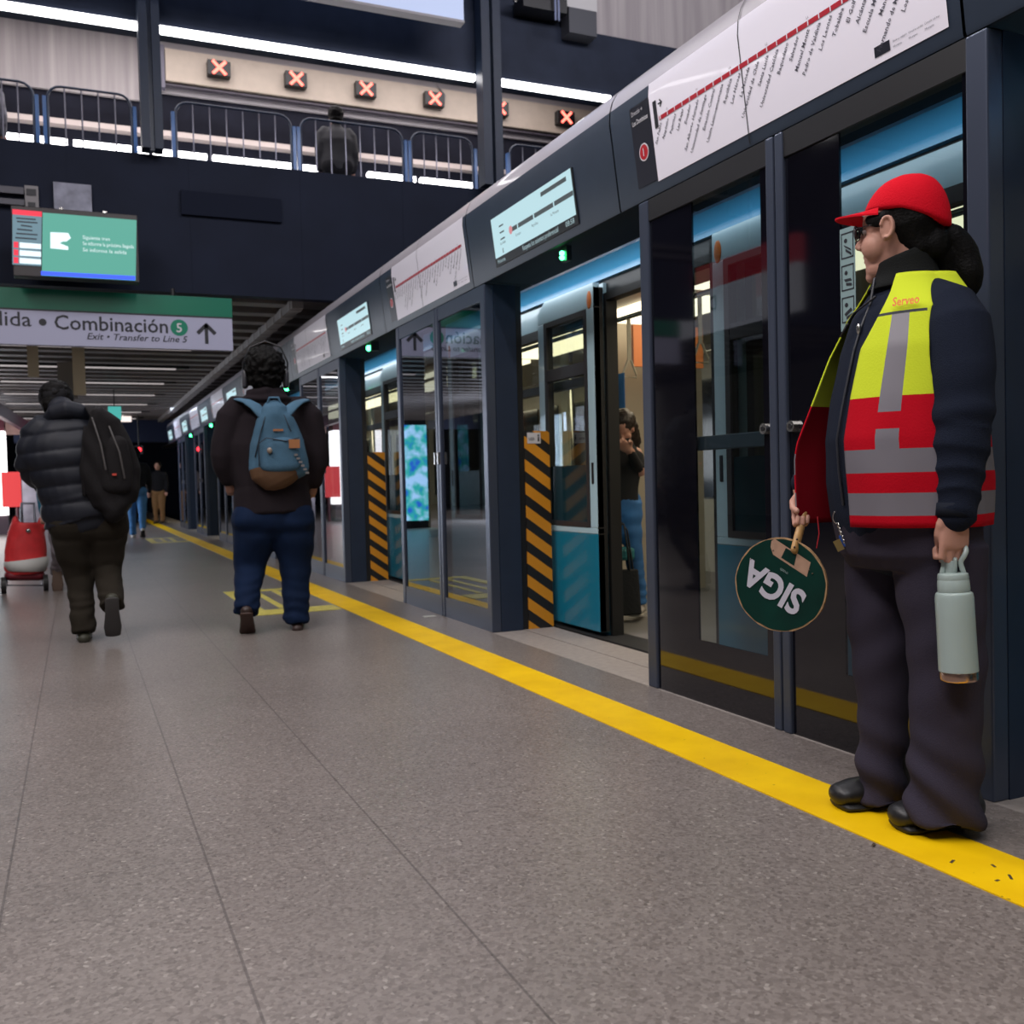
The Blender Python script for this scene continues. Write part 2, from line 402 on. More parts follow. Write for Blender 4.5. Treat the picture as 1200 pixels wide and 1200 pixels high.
# upper storey interior
wallm = mat('upper_wall_panel', (0.42, 0.39, 0.41), 0.55, var=0.06, vscale=3)
struct('wall_upper_left', MB().box(-6, 1.2, 14.0, 14.2, 6.08, 8), concrete_m)
struct('wall_upper_right', MB().box(1.2, 9, 14.0, 14.2, 6.22, 8), wallm)
struct('wall_upper_dark', MB().box(-6, 9, 14.05, 14.2, 3.9, 6.22), mat('lower_dark_wall', (0.011, 0.012, 0.021), 0.7, spec=.12, var=0.2, vscale=4))
struct('ceiling_upper', MB().box(-6, 9, 10.3, 14.2, 8, 8.2), wallm)
struct('trim_4', MB().box(-6, 7.5, 13.85, 14.0, 5.60, 5.67), mat('pale_ledge', (0.45, 0.38, 0.36), 0.5))
gm = mat('cream_header', (0.55, 0.46, 0.38), 0.45, var=0.05)
hb = thing('gate_header', (1.2, 13.9, 6.3), 'long cream header board behind the mezzanine carrying the red X signs', 'header board')
MB().box(1.28, 9, 13.86, 14.0, 6.34, 6.76).build('board', gm, hb)
MB().box(1.2, 9, 13.9, 13.99, 6.29, 6.315).build('rail', mat('dark_rail', (0.06, 0.05, 0.07), 0.5), hb)
MB().box(1.22, 1.27, 13.86, 13.98, 6.24, 6.80).build('bracket', mat('dark_rail2', (0.16, 0.15, 0.2), 0.5), hb)
MB().tube([(5.1, 13.84, 6.8), (5.22, 13.83, 6.66), (5.2, 13.83, 6.5)], 0.012).build('cable', mat('grey_cable', (0.25, 0.24, 0.25), 0.5), hb)
redx = glow('red_led', (1.0, 0.12, 0.085), 5.0)
xs = [1.957, 2.993, 3.99, 5.03, 6.07, 7.204]
ordn = ['leftmost of the six', 'second from the left, between the left barriers', 'third from the left, over the person', 'fourth from the left, just left of the right column', 'fifth from the left, just right of the right column', 'rightmost of the six']
for i, x in enumerate(xs):
    t = thing('lane_signal', (x, 13.85, 6.54), 'red X lane signal, ' + ordn[i], 'signal', 'red X lane signals')
    MB().box(x - 0.15, x + 0.15, 13.74, 13.858, 6.45, 6.65).build('housing', black, t, bevel=0.005)
    k = MB(); h = 0.085
    for sgn in (1, -1): k.obox((x, 13.73, 6.55), V((h, 0, sgn * h)), V((0.013, 0, -sgn * 0.013)), V((0, 0.006, 0)))
    k.build('cross', redx, t)
# strip lamps low behind the barriers
for n, (a, b) in enumerate(((-0.72, 0.05), (0.12, 1.0), (1.06, 1.72), (1.80, 2.9), (2.96, 3.30), (3.9, 4.6), (4.68, 5.5))):
    z0 = 5.10; o = single('counter_lamp', MB().box(a, b, 13.45, 13.55, z0, z0 + 0.185), lamp_w, ['white glowing counter lamp strip at the far left of the mezzanine', 'white glowing counter lamp strip left of the left column', 'white glowing counter lamp strip just right of the left column', 'white glowing counter lamp strip behind the middle barrier', 'short white glowing counter lamp strip left of the dark person', 'white glowing counter lamp strip right of the dark person', 'white glowing counter lamp strip beside the right column'][n], 'lamp', (a, 13.5, z0), 'lamp strips behind the barriers')
struct('trim_5', MB().box(-6, 7.5, 13.4, 13.62, 3.95, 5.095), mat('counter_dark', (0.02, 0.021, 0.03), 0.6))
# crowd barriers
bar_m = mat('barrier_navy', (0.02, 0.035, 0.075), 0.35); bar_b = mat('barrier_blue', (0.02, 0.10, 0.30), 0.35); bar_c = mat('barrier_steel', (0.14, 0.14, 0.18), 0.35, metal=0.5)
def barrier(x0, x1, label):
    yb = 11.2; z0 = 3.95; z1 = 5.08; r = 0.014
    t = thing('crowd_barrier', ((x0 + x1) / 2, yb, z0), label, 'barrier', 'crowd barriers on the mezzanine')
    c = 0.13
    pts = [(x0, yb, z0 + 0.1), (x0, yb, z1 - c)]
    pts += [(x0 + c - c * math.cos(a), yb, z1 - c + c * math.sin(a)) for a in (0.4, 0.8, 1.2, 1.57)]
    pts += [(x1 - c + c * math.sin(a), yb, z1 - c + c * math.cos(a)) for a in (0, 0.4, 0.8, 1.2, 1.57)]
    pts += [(x1, yb, z0 + 0.1)]
    MB().tube(pts, r, n=8).build('frame', bar_m, t, smooth=True)
    n = max(5, int((x1 - x0) / 0.155))
    for i in range(1, n):
        x = x0 + (x1 - x0) * i / n
        MB().cyl((x, yb, z0 + 0.15), (x, yb, z1 - 0.005), 0.008, n=6).build('bar', bar_c, t)
    MB().cyl((x0, yb, z0 + 0.15), (x1, yb, z0 + 0.15), 0.012, n=8).build('bottom_rail', bar_m, t)
    for xx in (x0 - 0.03, x1 + 0.03):
        MB().box(xx - 0.018, xx + 0.018, yb - 0.03, yb + 0.03, z0 + 0.02, z1 - 0.12).build('hinge_post', bar_b, t)
        MB().box(xx - 0.03, xx + 0.03, yb - 0.25, yb + 0.25, z0, z0 + 0.03).build('foot', bar_m, t)
k = 11.2 / 10.3
for a, b, l in ((-0.9, -0.24, 'steel crowd barrier on the mezzanine cut off by the left picture edge'), (-0.12, 0.62, 'steel crowd barrier on the mezzanine left of the left column'), (1.03, 2.17, 'steel crowd barrier on the mezzanine under the two leftmost X signs'), (2.27, 3.38, 'steel crowd barrier on the mezzanine in front of the dark person'), (3.48, 4.2, 'steel crowd barrier on the mezzanine just left of the right column'), (4.66, 5.8, 'steel crowd barrier on the mezzanine right of the right column, half hidden')):
    barrier(a * k, b * k, l)
# top of the hall
t = thing('hanging_light_panel', (1.0, 9.5, 5.6), 'large pale blue lit panel hanging above the mezzanine beam', 'panel')
MB().box(-3.0, 3.785, 9.42, 9.5, 5.60, 7.5).build('face', mat('pale_blue_panel', (0.42, 0.50, 0.68), 0.4, emit=(0.42, 0.52, 0.78), es=0.42), t)
MB().box(-3.0, 3.785, 9.40, 9.52, 5.575, 5.60).build('lower_edge', mat('panel_edge', (0.30, 0.28, 0.30), 0.5), t)
t = thing('high_cabinet', (5.38, 9.9, 6.1), 'white cabinet with a grey plinth mounted high above the header casing', 'cabinet')
MB().box(5.18, 5.56, 9.80, 9.998, 6.16, 7.2).build('body', mat('cabinet_white', (0.55, 0.54, 0.54), 0.5), t)
MB().box(5.2, 5.55, 9.80, 9.998, 5.88, 6.16).build('plinth', mat('cabinet_grey', (0.055, 0.058, 0.072), 0.5), t)
t = thing('duct_bracket', (4.9, 9.9, 6.1), 'dark machinery bracket with pale blue pipes left of the white cabinet', 'bracket')
MB().box(4.62, 5.15, 9.75, 10.0, 6.05, 6.2).build('tray', black, t)
for x in (4.98, 5.02): MB().cyl((x, 9.7, 5.93), (x, 9.7, 7.2), 0.012).build('pipe', mat('pipe_blue', (0.22, 0.26, 0.42), 0.4), t)
MB().ball((4.55, 9.8, 6.13), 0.04).build('lamp_head', steel, t, smooth=True)

# ---------------- slatted ceiling under the mezzanine
struct('ceiling_soffit', MB().box(-9, 3.4, 10.14, 45, 3.15, 3.2), mat('soffit_black', (0.008, 0.009, 0.014), 0.8))
slat_m = mat('slat_metal', (0.17, 0.15, 0.145), 0.5, var=0.15, vscale=4)
slat_src = None
y = 10.45; i = 0
nm = 0
pos = []
while y < 28.5: pos.append(y); y += 0.60; i += 1
for i, y in enumerate(pos):
    tag(MB().box(-6, 3.3, y, y + 0.22, 2.82, 2.90).build('ceiling_slat', slat_m, at=(0, y, 2.82)), 'dark metal ceiling slat running across the platform under the mezzanine', 'ceiling slat', 'slats of the platform ceiling')
lb = glow('ceiling_bar_lamp', (1, 0.9, 0.9), 0.45)
for i, y in enumerate((14.0, 16.3, 18.6, 20.9, 23.2, 25.5, 27.8)):
    t = thing('bar_lamp', (0.3, y, 2.8), 'white bar lamp across the slatted ceiling, ' + ['nearest to the green sign', 'second from the green sign', 'third from the green sign', 'fourth from the green sign', 'third from the far end', 'second from the far end', 'at the far end'][i], 'lamp', 'bar lamps of the slatted ceiling')
    MB().box(-0.9 - 0.1 * i, 1.5, y, y + 0.08, 2.785, 2.80).build('diffuser', lb, t)
    MB().box(-0.9 - 0.1 * i, 1.7, y - 0.01, y + 0.1, 2.80, 2.84).build('housing', black, t)
    boxes('hanger', black, t, [(x_, x_ + .02, y + .03, y + .05, 2.84, 3.15) for x_ in (-.6, 1.3)])
t = thing('cable_tray', (2.2, 18, 2.7), 'grey ribbed duct running along the ceiling beside the header casing', 'duct')
MB().box(2.10, 2.22, 10.2, 28.5, 2.74, 2.83).build('tray', mat('duct_grey', (0.20, 0.185, 0.18), 0.45), t)
for i in range(40): MB().box(2.094, 2.226, 10.3 + i * 0.45, 10.42 + i * 0.45, 2.734, 2.832).build('rib', mat('duct_rib', (0.26, 0.24, 0.235), 0.45), t)
struct('trim_far_portal', MB().box(-1.5, 3.4, 29.5, 29.8, 2.25, 3.2).box(-9, -1.5, 29.5, 29.8, 2.6, 3.2), mat('portal_navy', (0.02, 0.035, 0.10), 0.6))
# boards hanging from the slats
bm_ = mat('tan_board', (0.55, 0.46, 0.32), 0.7)
for (x0, x1, yy, z0, z1, l) in ((-0.519, -0.388, 14, 2.385, 2.82, 'small tan board hanging from the slats, left of the other tan board'), (0.008, 0.158, 14, 2.16, 2.82, 'tall tan board hanging from the slats above the black jacket'), (-0.20, 0.07, 16, 2.29, 2.82, 'greyish board hanging from the slats just above the black cap')):
    single('hanging_board', MB().box(x0, x1, yy, yy + 0.04, z0, z1), bm_ if yy == 14 else mat('grey_board', (0.30, 0.27, 0.24), 0.7), l, 'board', ((x0 + x1) / 2, yy, z0), 'boards hanging from the slats')
single('direction_board', MB().box(0.60, 0.83, 20.12, 20.18, 2.24, 2.50)  , glow('teal_sign', (0.09, 0.55, 0.5), 0.8), 'small turquoise lit sign under the slats behind the black backpack', 'sign', (0.7, 20.1, 2.24))
MB().box(0.7, 0.72, 20.14, 20.16, 2.5, 3.15).build('stem', black, bpy.data.objects['direction_board'])
t = thing('security_camera', (1.98, 20, 2.95), 'round white dome camera under the slatted ceiling near the grey duct', 'camera')
MB().cyl((1.99, 20, 2.96), (1.99, 20, 3.15), 0.09).build('mount', mat('camera_grey', (0.3, 0.28, 0.27), 0.4), t, smooth=False)
MB().ball((1.99, 20, 2.96), 0.09).build('dome', mat('camera_dome', (0.12, 0.11, 0.11), 0.15), t, smooth=True)
single('platform_clock', MB().box(0.95, 1.35, 27.0, 27.1, 2.66, 2.80).box(1.14, 1.16, 27.04, 27.06, 2.80, 3.15), glow('clock_white', (1, 0.85, 0.8), 1.2), 'small white lit box at the far end of the slatted ceiling', 'sign', (1.15, 27, 2.62))
t = thing('signal_lamp', (1.5, 26.9, 1.93), 'small red signal lamp glowing at the far end of the platform', 'lamp')
MB().ball((1.5, 26.87, 1.933), 0.052).build('lens', glow('red_signal', (1, 0.02, 0.03), 9), t, smooth=True)
MB().box(1.4, 1.6, 26.9, 27.0, 1.83, 2.04).build('housing', black, t)
MB().cyl((1.5, 26.95, 2.0), (1.5, 26.95, 3.15), 0.02).build('stem', black, t)

# ---------------- hanging way-finding sign
sg = thing('wayfinding_sign', (0.6, 9.78, 2.25), 'long hanging sign with green band reading Combinación and an up arrow', 'sign')
gx1 = 1.432; YS = 9.78
MB().box(-2.1, gx1, YS, YS + 0.09, 2.28, 2.71).box(-2.1, gx1, YS, YS + 0.09, 2.225, 2.28).build('panel', mat('sign_white', (0.37, 0.38, 0.52), 0.45), sg)
gz0 = 2.545; 
MB().box(-2.1, gx1 + 0.003, YS - 0.006, YS + 0.095, gz0, 2.725).build('green_band', mat('sign_green', (0.0, 0.145, 0.085), 0.35), sg)
MB().box(-2.1, gx1 + 0.002, YS - 0.004, YS + 0.094, gz0 - 0.014, gz0).build('groove', mat('groove_dark', (0.02, 0.022, 0.03), 0.5), sg)
ink = mat('sign_ink', (0.012, 0.013, 0.02), 0.5)
def SP(px, py): 
    r = view_ray(px, py); k = (YS - 0.002) / r.y; return r * k + V((0, 0, CAM_Z))
k = MB()
a = SP(64, 385.5); b = SP(197, 388.5)
k.text('Combinación', a, X, Z, size=0.185, width=b.x - a.x, bold=0.012).build('lettering', ink, sg, raw=True); k = MB()
a = SP(37, 382.5); k.text('Salida', a, X, Z, size=0.185, width=0.43, align='RIGHT', bold=0.006)
k.build('lettering', ink, sg, raw=True)
MB().disc(SP(50, 377.5), X, Z, 0.032, 20).build('separator_dot', ink, sg, raw=True)
k = MB(); a = SP(102, 397.5); b = SP(220, 402)
k.text('Exit • Transfer to Line 5', a, X, Z, size=0.084, width=b.x - a.x, bold=0.008, shear=0.25)
k.build('small_lettering', ink, sg, raw=True)
dcen = SP(210, 384)
MB().disc(dcen, X, Z, 0.078).build('line_badge', mat('badge_green', (0.0, 0.19, 0.11), 0.4), sg)
MB().text('5', dcen + V((0, -0.002, -0.042)), X, Z, size=0.12, align='CENTER', bold=0.01).build('badge_number', mat('badge_white', (0.6, 0.6, 0.65), 0.4), sg, raw=True)
ac = SP(242, 391)
k = MB(); d = V((0, -0.001, 0))
k.obox(ac + V((0, 0, -0.012)), X * 0.016, Z * 0.085, Y * 0.001)
for s_ in (1, -1): k.obox(ac + V((s_ * 0.037, 0, 0.045)), V((s_ * 0.045, 0, -0.045)), V((0.014, 0, 0.014 * s_)) * 0.9, Y * 0.001)
k.build('arrow', ink, sg)
for x in (-1.2, 0.9): MB().cyl((x, YS + 0.05, 2.72), (x, YS + 0.05, 2.80), 0.02).build('hanger', black, sg)

# the opposite platform's sign band, parallel to this platform (seen mirrored in the near dark glass)
glow('sign_white_added_glow', (0.75, 0.75, 0.85), 0.5); glow('sign_red_added_glow', (0.5, 0.02, 0.04), 0.6)  # glow added to the band so its mirror image is bright enough
s2 = thing('direction_sign', (-2.5, 11.0, 2.4), 'long red and white band reading Dirección Los Dominicos, mirrored in the dark glass', 'sign')
MB().box(-2.6, -2.5, 8.2, 14.2, 2.62, 3.12).build('panel', MT['sign_white_added_glow'], s2)
MB().box(-2.62, -2.495, 8.2, 14.2, 3.12, 3.42).build('red_band', MT['sign_red_added_glow'], s2)
MB().text('Dirección Los Dominicos', (-2.497, 9.6, 2.86), Y, Z, size=0.24, width=2.6, bold=0.004).build('lettering', ink, s2, raw=True)
MB().text('To Los Dominicos', (-2.497, 10.6, 2.72), Y, Z, size=0.10, width=1.1, bold=0.002).build('small_lettering', ink, s2, raw=True)
boxes('hanger', black, s2, [(-2.57, -2.54, y, y + .03, 3.4, 8.6) for y in (9.0, 13.0)])

# ---------------- passenger information screen
t = thing('information_screen', (0.1, 9.5, 2.8), 'wide passenger information screen with a green picture above the hanging sign', 'screen')
Q = lambda px, py, dy=0.0: (lambda r: r * ((9.45 - dy) / r.y) + V((0, 0, CAM_Z)))(view_ray(px, py))
MB().box(-0.43, 0.585, 9.46, 9.6, 2.77, 3.37).build('housing', mat('screen_housing', (0.03, 0.026, 0.028), 0.4), t, bevel=0.006)
tg = MB(); tg.poly([Q(49, 323), Q(159, 329), Q(160, 258), Q(50, 249)]); tg.build('display', glow('screen_green', (0.10, 0.46, 0.36), 0.85), t, raw=True)
bb = MB(); bb.poly([Q(48, 322.5, .004), Q(158.5, 328.5, .004), Q(158.5, 323.5, .004), Q(48, 317.5, .004)]); bb.build('blue_bar', glow('screen_blue', (0.03, 0.09, 0.9), 1.4), t, raw=True)
lc = MB(); lc.poly([Q(14.5, 310), Q(48, 312), Q(49, 249), Q(14.5, 246)]); lc.build('departures', glow('screen_cyan', (0.22, 0.40, 0.50), 0.6), t, raw=True)
rh = MB(); rh.poly([Q(14.5, 251, .004), Q(49, 254, .004), Q(49, 248, .004), Q(14.5, 245, .004)])
for yy in (284, 293, 302): rh.poly([Q(16, yy + 6, .004), Q(21.5, yy + 6.5, .004), Q(21.5, yy - .5, .004), Q(16, yy - 1, .004)])
rh.build('red_rows', glow('screen_red', (0.9, 0.02, 0.06), 1.1), t, raw=True)
wh = MB()
for yy in (284, 293, 302): wh.poly([Q(23, yy + 6.5, .005), Q(48, yy + 8, .005), Q(48, yy + 2, .005), Q(23, yy, .005)])
wh.poly([Q(59, 291, .005), Q(80, 293, .005), Q(80, 289, .005), Q(70, 285, .005), Q(74, 283, .005), Q(78, 283, .005), Q(83, 279, .005), Q(80, 273, .005), Q(59, 272, .005)])
wh.build('white_marks', glow('screen_white', (0.8, 0.95, 1), 1.2), t, raw=True)
k = MB()
for (px, py, wd, s_) in ((97, 280, 0.22, 'Siguiente tren'), (97, 287, 0.42, 'Se informa la próxima llegada'), (97, 294.5, 0.36, 'Se informa la salida')):
    k.text(s_, Q(px, py, .006), X, Z, size=0.045, width=wd, bold=0.01)
k.build('lettering', glow('screen_text', (0.75, 0.95, 0.95), 0.9), t, raw=True)
dk = MB()
for yy in (255, 259, 263.5, 268, 273, 278): dk.poly([Q(16 + (yy * 7) % 9, yy + 1.3, .005), Q(44 - (yy * 3) % 7, yy + 3, .005), Q(44 - (yy * 3) % 7, yy + 1.4, .005), Q(16 + (yy * 7) % 9, yy - .4, .005)])
dk.build('dark_rows', mat('screen_dark_rows', (0.03, 0.035, 0.05), 0.5), t, raw=True)
for x in (-0.05, 0.3): MB().box(x, x + 0.03, 9.48, 9.999, 3.36, 3.39).build('bracket', steel, t)
single('square_placard', MB().box(-0.096, 0.225, 9.96, 10.0, 3.50, 3.745), mat('placard_grey', (0.22, 0.23, 0.30), 0.5, var=0.35, vscale=9), 'pale grey square placard on the dark wall above the screen', 'placard', (0.06, 9.98, 3.5))
k = thing('patterned_notice', (-0.28, 9.98, 3.48), 'narrow patterned black and white notice left of the pale placard', 'notice')
MB().box(-0.335, -0.222, 9.96, 10.0, 3.44, 3.69).build('sheet', mat('notice_sheet', (0.22, 0.21, 0.22), 0.6), k)
MB().box(-0.32, -0.24, 9.955, 9.96, 3.60, 3.66).box(-0.31, -0.25, 9.955, 9.96, 3.5, 3.54).build('figures', ink, k)
struct('trim_6', MB().box(-4, -0.34, 9.93, 10.0, 3.60, 3.66).box(-4, -0.34, 9.93, 10.0, 3.50, 3.55), mat('wall_rail', (0.06, 0.06, 0.075), 0.4, metal=0.4))

# ---------------- floor markings
tag(MB().box(1.738, 1.948, -6, 44, 0.0, 0.003).build('safety_line', yellow_m, at=(1.84, 0, 0)), 'long bright yellow safety line painted along the platform', 'line')
pale = mat('pale_yellow_paint', (0.58, 0.50, 0.10), 0.45, var=0.2, vscale=20)
for n, y0 in enumerate((6.95, 17.4)):
    k = MB(); y1 = y0 + 1.75
    k.box(1.12, 1.72, y0, y0 + 0.28, 0, 0.003).box(1.12, 1.72, y1 - 0.13, y1, 0, 0.003).box(1.12, 1.22, y0 + .28, y1 - .13, 0, 0.003)
    k.box(1.34, 1.39, y0 + .34, y1 - .18, 0, 0.003).box(1.50, 1.55, y0 + .34, y1 - .18, 0, 0.003)
    single('boarding_mark', k, pale, ('pale yellow boarding box painted on the floor beside the man in jeans', 'pale yellow boarding box painted on the floor at the far end')[n], 'floor marking', (1.4, y0, 0), 'yellow boarding boxes')
scr = MB()
for (x, y, a, l) in ((1.80, 1.62, 0.4, 0.02), (1.86, 1.56, 1.2, 0.016), (1.84, 1.50, 0.9, 0.026), (1.80, 1.5, 0.1, 0.012), (1.72, 1.78, 0.6, 0.02)):
    scr.obox((x, y, 0.0036), V((math.cos(a), math.sin(a), 0)) * l / 2, V((-math.sin(a), math.cos(a), 0)) * 0.003, Z * 0.0003)
single('line_scratches', scr, mat('scratch_dark', (0.06, 0.04, 0.02), 0.7), 'short dark scratches in the yellow line in front of the black shoes', 'scratches', (1.82, 1.56, 0.003))
single('floor_sticker', MB().box(2.10, 2.18, 6.2, 6.26, 0, 0.002), mat('sticker', (0.5, 0.5, 0.45), 0.5), 'tiny pale sticker on the floor before the closed glass panel', 'sticker', (2.14, 6.2, 0))

# ---------------- left side of the platform (edge of view and reflections)
t = thing('lit_kiosk', (-1.9, 24.2, 0), 'bright white lit kiosk with a red band at the left picture edge', 'kiosk')
MB().box(-2.7, -1.40, 24.0, 24.5, 0.42, 2.26).build('lit_face', glow('kiosk_white', (1, 0.97, 0.97), 3.0), t)
MB().box(-1.48, -1.11, 23.8, 24.0, 0.60, 1.36).build('red_board', mat('kiosk_red', (0.75, 0.06, 0.06), 0.4, emit=(1, 0.08, 0.08), es=0.4), t)
MB().box(-2.7, -1.40, 24.05, 24.5, 2.26, 2.6).build('fascia', mat('kiosk_maroon', (0.12, 0.02, 0.03), 0.5), t)
MB().box(-2.7, -1.40, 24.05, 24.5, 0, 0.42).build('base', mat('kiosk_base', (0.08, 0.05, 0.06), 0.5), t)
MB().cyl((-1.2, 23.9, 0), (-1.2, 23.9, 0.60), 0.03).build('leg', mat('kiosk_leg', (0.12, 0.03, 0.04), 0.5), t)
t = thing('market_stall', (-0.8, 25.4, 0), 'grey and white cluttered stall beyond the red band at the left', 'stall')
MB().box(-1.15, -0.5, 25.2, 25.6, 0, 2.25).build('cabinet', mat('stall_grey', (0.35, 0.35, 0.42), 0.5, var=0.4, vscale=2.5), t)
MB().box(-1.5, -0.9, 25.2, 25.5, 2.25, 2.6).build('sign_box', mat('stall_tan', (0.35, 0.22, 0.2), 0.5, var=0.4, vscale=4), t)
MB().hexa([(-1.6, 20, 2.5), (-1.5, 20, 2.5), (-0.75, 27, 2.2), (-0.85, 27, 2.2), (-1.6, 20, 2.75), (-1.5, 20, 2.75), (-0.75, 27, 2.45), (-0.85, 27, 2.45)]).build('trim_7', mat('maroon', (0.10, 0.02, 0.035), 0.5))['kind'] = 'structure'
t = thing('advert_totem', (-1.6, 18.6, 0), 'glowing blue advertising screen mirrored in the glass beside the arrow', 'advertising screen')
MB().box(-2.0, -1.3, 18.6, 18.8, 0, 2.15).build('housing', black, t)
m_, nt_, b_, g_ = node_mat('advert_picture')
nn = nt_.nodes.new('ShaderNodeTexNoise'); nn.inputs['Scale'].default_value = 3.5; nt_.links.new(g_.outputs['Position'], nn.inputs['Vector'])
rr_ = nt_.nodes.new('ShaderNodeValToRGB'); nt_.links.new(nn.outputs[0], rr_.inputs[0])
rr_.color_ramp.elements[0].color = (0.02, 0.12, 0.55, 1); rr_.color_ramp.elements[0].position = .35
rr_.color_ramp.elements[1].color = (0.35, 0.6, 0.9, 1); rr_.color_ramp.elements[1].position = .6
q_ = rr_.color_ramp.elements.new(0.47); q_.color = (0.03, 0.4, 0.35, 1)
nt_.links.new(rr_.outputs[0], b_.inputs['Emission Color']); b_.inputs['Emission Strength'].default_value = 2.2; b_.inputs['Base Color'].default_value = (0, 0, 0, 1)
MB().box(-1.95, -1.35, 18.57, 18.6, 0.15, 2.05).build('display', m_, t)
# ================================================================== PLATFORM SCREEN DOORS
XP = 2.222; PER = 3.47; Y0 = 1.86
psd_glass = glass('screen_door_glass', (0.50, 0.57, 0.60), 0.10, 0.95)
tint_glass = glass('tinted_screen_door_glass', (0.24, 0.28, 0.30), 0.17, 1.0, pw=3.0)
gloss_black = mat('black_glazing', (0.004, 0.004, 0.007), 0.05, spec=1.0)
where = ['behind the woman in the red cap', 'between the two open doors', 'right of the man with the blue backpack', 'hidden behind the man with the blue backpack', 'sixth from the near end', 'seventh from the near end', 'last before the far end', 'off the right picture edge']
def screen_panel(k):
    y = Y0 + PER * k; y1 = y + 1.74
    nm_ = where[k] if k >= 0 else where[-1]
    t = thing('platform_screen_panel', (XP, y, 0), 'closed glass screen panel in a dark frame, ' + nm_, 'platform screen door', 'closed platform screen panels')
    ym = y + 0.86
    ZT = 2.058
    boxes('post', frame_m, t, [(XP, XP + .06, y, y + .07, 0, ZT), (XP, XP + .06, y1 - .07, y1, 0, ZT)], bevel=.006)
    boxes('mullion', frame_m, t, [(XP - .002, XP + .06, ym - .045, ym - .004, 0, ZT), (XP - .002, XP + .06, ym + .004, ym + .045, 0, ZT)], bevel=.006)
    rm = gloss_black if k <= 0 else frame_m
    rx_ = .012 if k <= 0 else .004
    boxes('bottom_rail', rm, t, [(XP + rx_, XP + .05, y + .07, ym - .045, 0, .13), (XP + rx_, XP + .05, ym + .045, y1 - .07, 0, .13)])
    boxes('top_rail', black if k <= 0 else rm, t, [(XP + .004, XP + .05, y + .07, ym - .045, 1.97, ZT), (XP + .004, XP + .05, ym + .045, y1 - .07, 1.97, ZT)])
    if k <= 0:   # near panel: glazing with wide black printed borders
        boxes('black_border', gloss_black, t, [(XP + .012, XP + .02, ym + .045, ym + .09, .13, 1.97), (XP + .012, XP + .02, y + 1.37, y1 - .07, .13, 1.97), (XP + .012, XP + .02, ym + .09, y + 1.37, .13, .25),
            (XP + .012, XP + .02, y + .07, y + .09, .13, 1.97), (XP + .012, XP + .02, y + .56, ym - .045, .13, 1.97), (XP + .012, XP + .02, y + .09, y + .56, .13, .25)])
        g = MB(); g.poly([(XP + .013, ym + .09, .25), (XP + .013, y + 1.37, .25), (XP + .013, y + 1.37, 1.97), (XP + .013, ym + .09, 1.97)]); g.build('pane', psd_glass, t, raw=True)
        g = MB(); g.poly([(XP + .013, y + .09, .25), (XP + .013, y + .56, .25), (XP + .013, y + .56, 1.97), (XP + .013, y + .09, 1.97)]); g.build('pane', psd_glass, t, raw=True)
        MB().box(XP + .03, XP + .06, ym + .05, y1 - .07, 1.0, 1.055).build('push_bar', mat('push_bar_grey', (0.05, 0.07, 0.085), 0.35), t, bevel=0.004)
        MB().box(XP + .03, XP + .06, y + .07, ym - .05, 1.0, 1.055).build('push_bar', MT['push_bar_grey'], t, bevel=0.004)
        for s in (-1, 1):
            l = MB().cyl((XP - 0.008, ym + s * .072, 1.06), (XP + .02, ym + s * .072, 1.06), 0.019).build('lock', steel, t)
            MB().cyl((XP - 0.010, ym + s * .072, 1.06), (XP - .008, ym + s * .072, 1.06), 0.009).build('keyhole', black, l)
    else:
        for a, b_ in ((y + .07, ym - .045), (ym + .045, y1 - .07)):
            g = MB(); g.poly([(XP + .013, a, .13), (XP + .013, b_, .13), (XP + .013, b_, 1.97), (XP + .013, a, 1.97)]); g.build('pane', tint_glass, t, raw=True)
        for s in (-1, 1):
            MB().box(XP - 0.02, XP - .002, ym + s * .03 - .006, ym + s * .03 + .006, 1.02, 1.10).build('handle', steel, t)
    boxes('side_cheek', navy, t, [(XP + .06, XP + .20, y, y + .05, 0, ZT), (XP + 0.06, XP + .20, y1 - .05, y1, 0, ZT)])
    boxes('rubber_seal', black, t, [(XP + .20, XP + .245, y + .02, y + .05, 0, ZT)])
    hz = MB().box(XP + .245, XP + .41, y + .012, y + .05, 0.0, 1.195).build('hazard_board', hazard_m, t)
    if k in (1,):
        p = MB().box(XP + .262, XP + .35, y + .008, y + .0125, 1.12, 1.185).build('notice', mat('notice_white', (0.6, 0.58, 0.6), 0.4), hz)
        q = MB().text('VER', (XP + .268, y + .0065, 1.138), X, Z, size=0.025).disc((XP + .335, y + .0065, 1.168), X, Z, 0.006)
        q.box(XP + .330, XP + .340, y + .006, y + .007, 1.132, 1.160).build('notice_print', ink, p, raw=True)
    return t
for k in range(-1, 7): screen_panel(k)
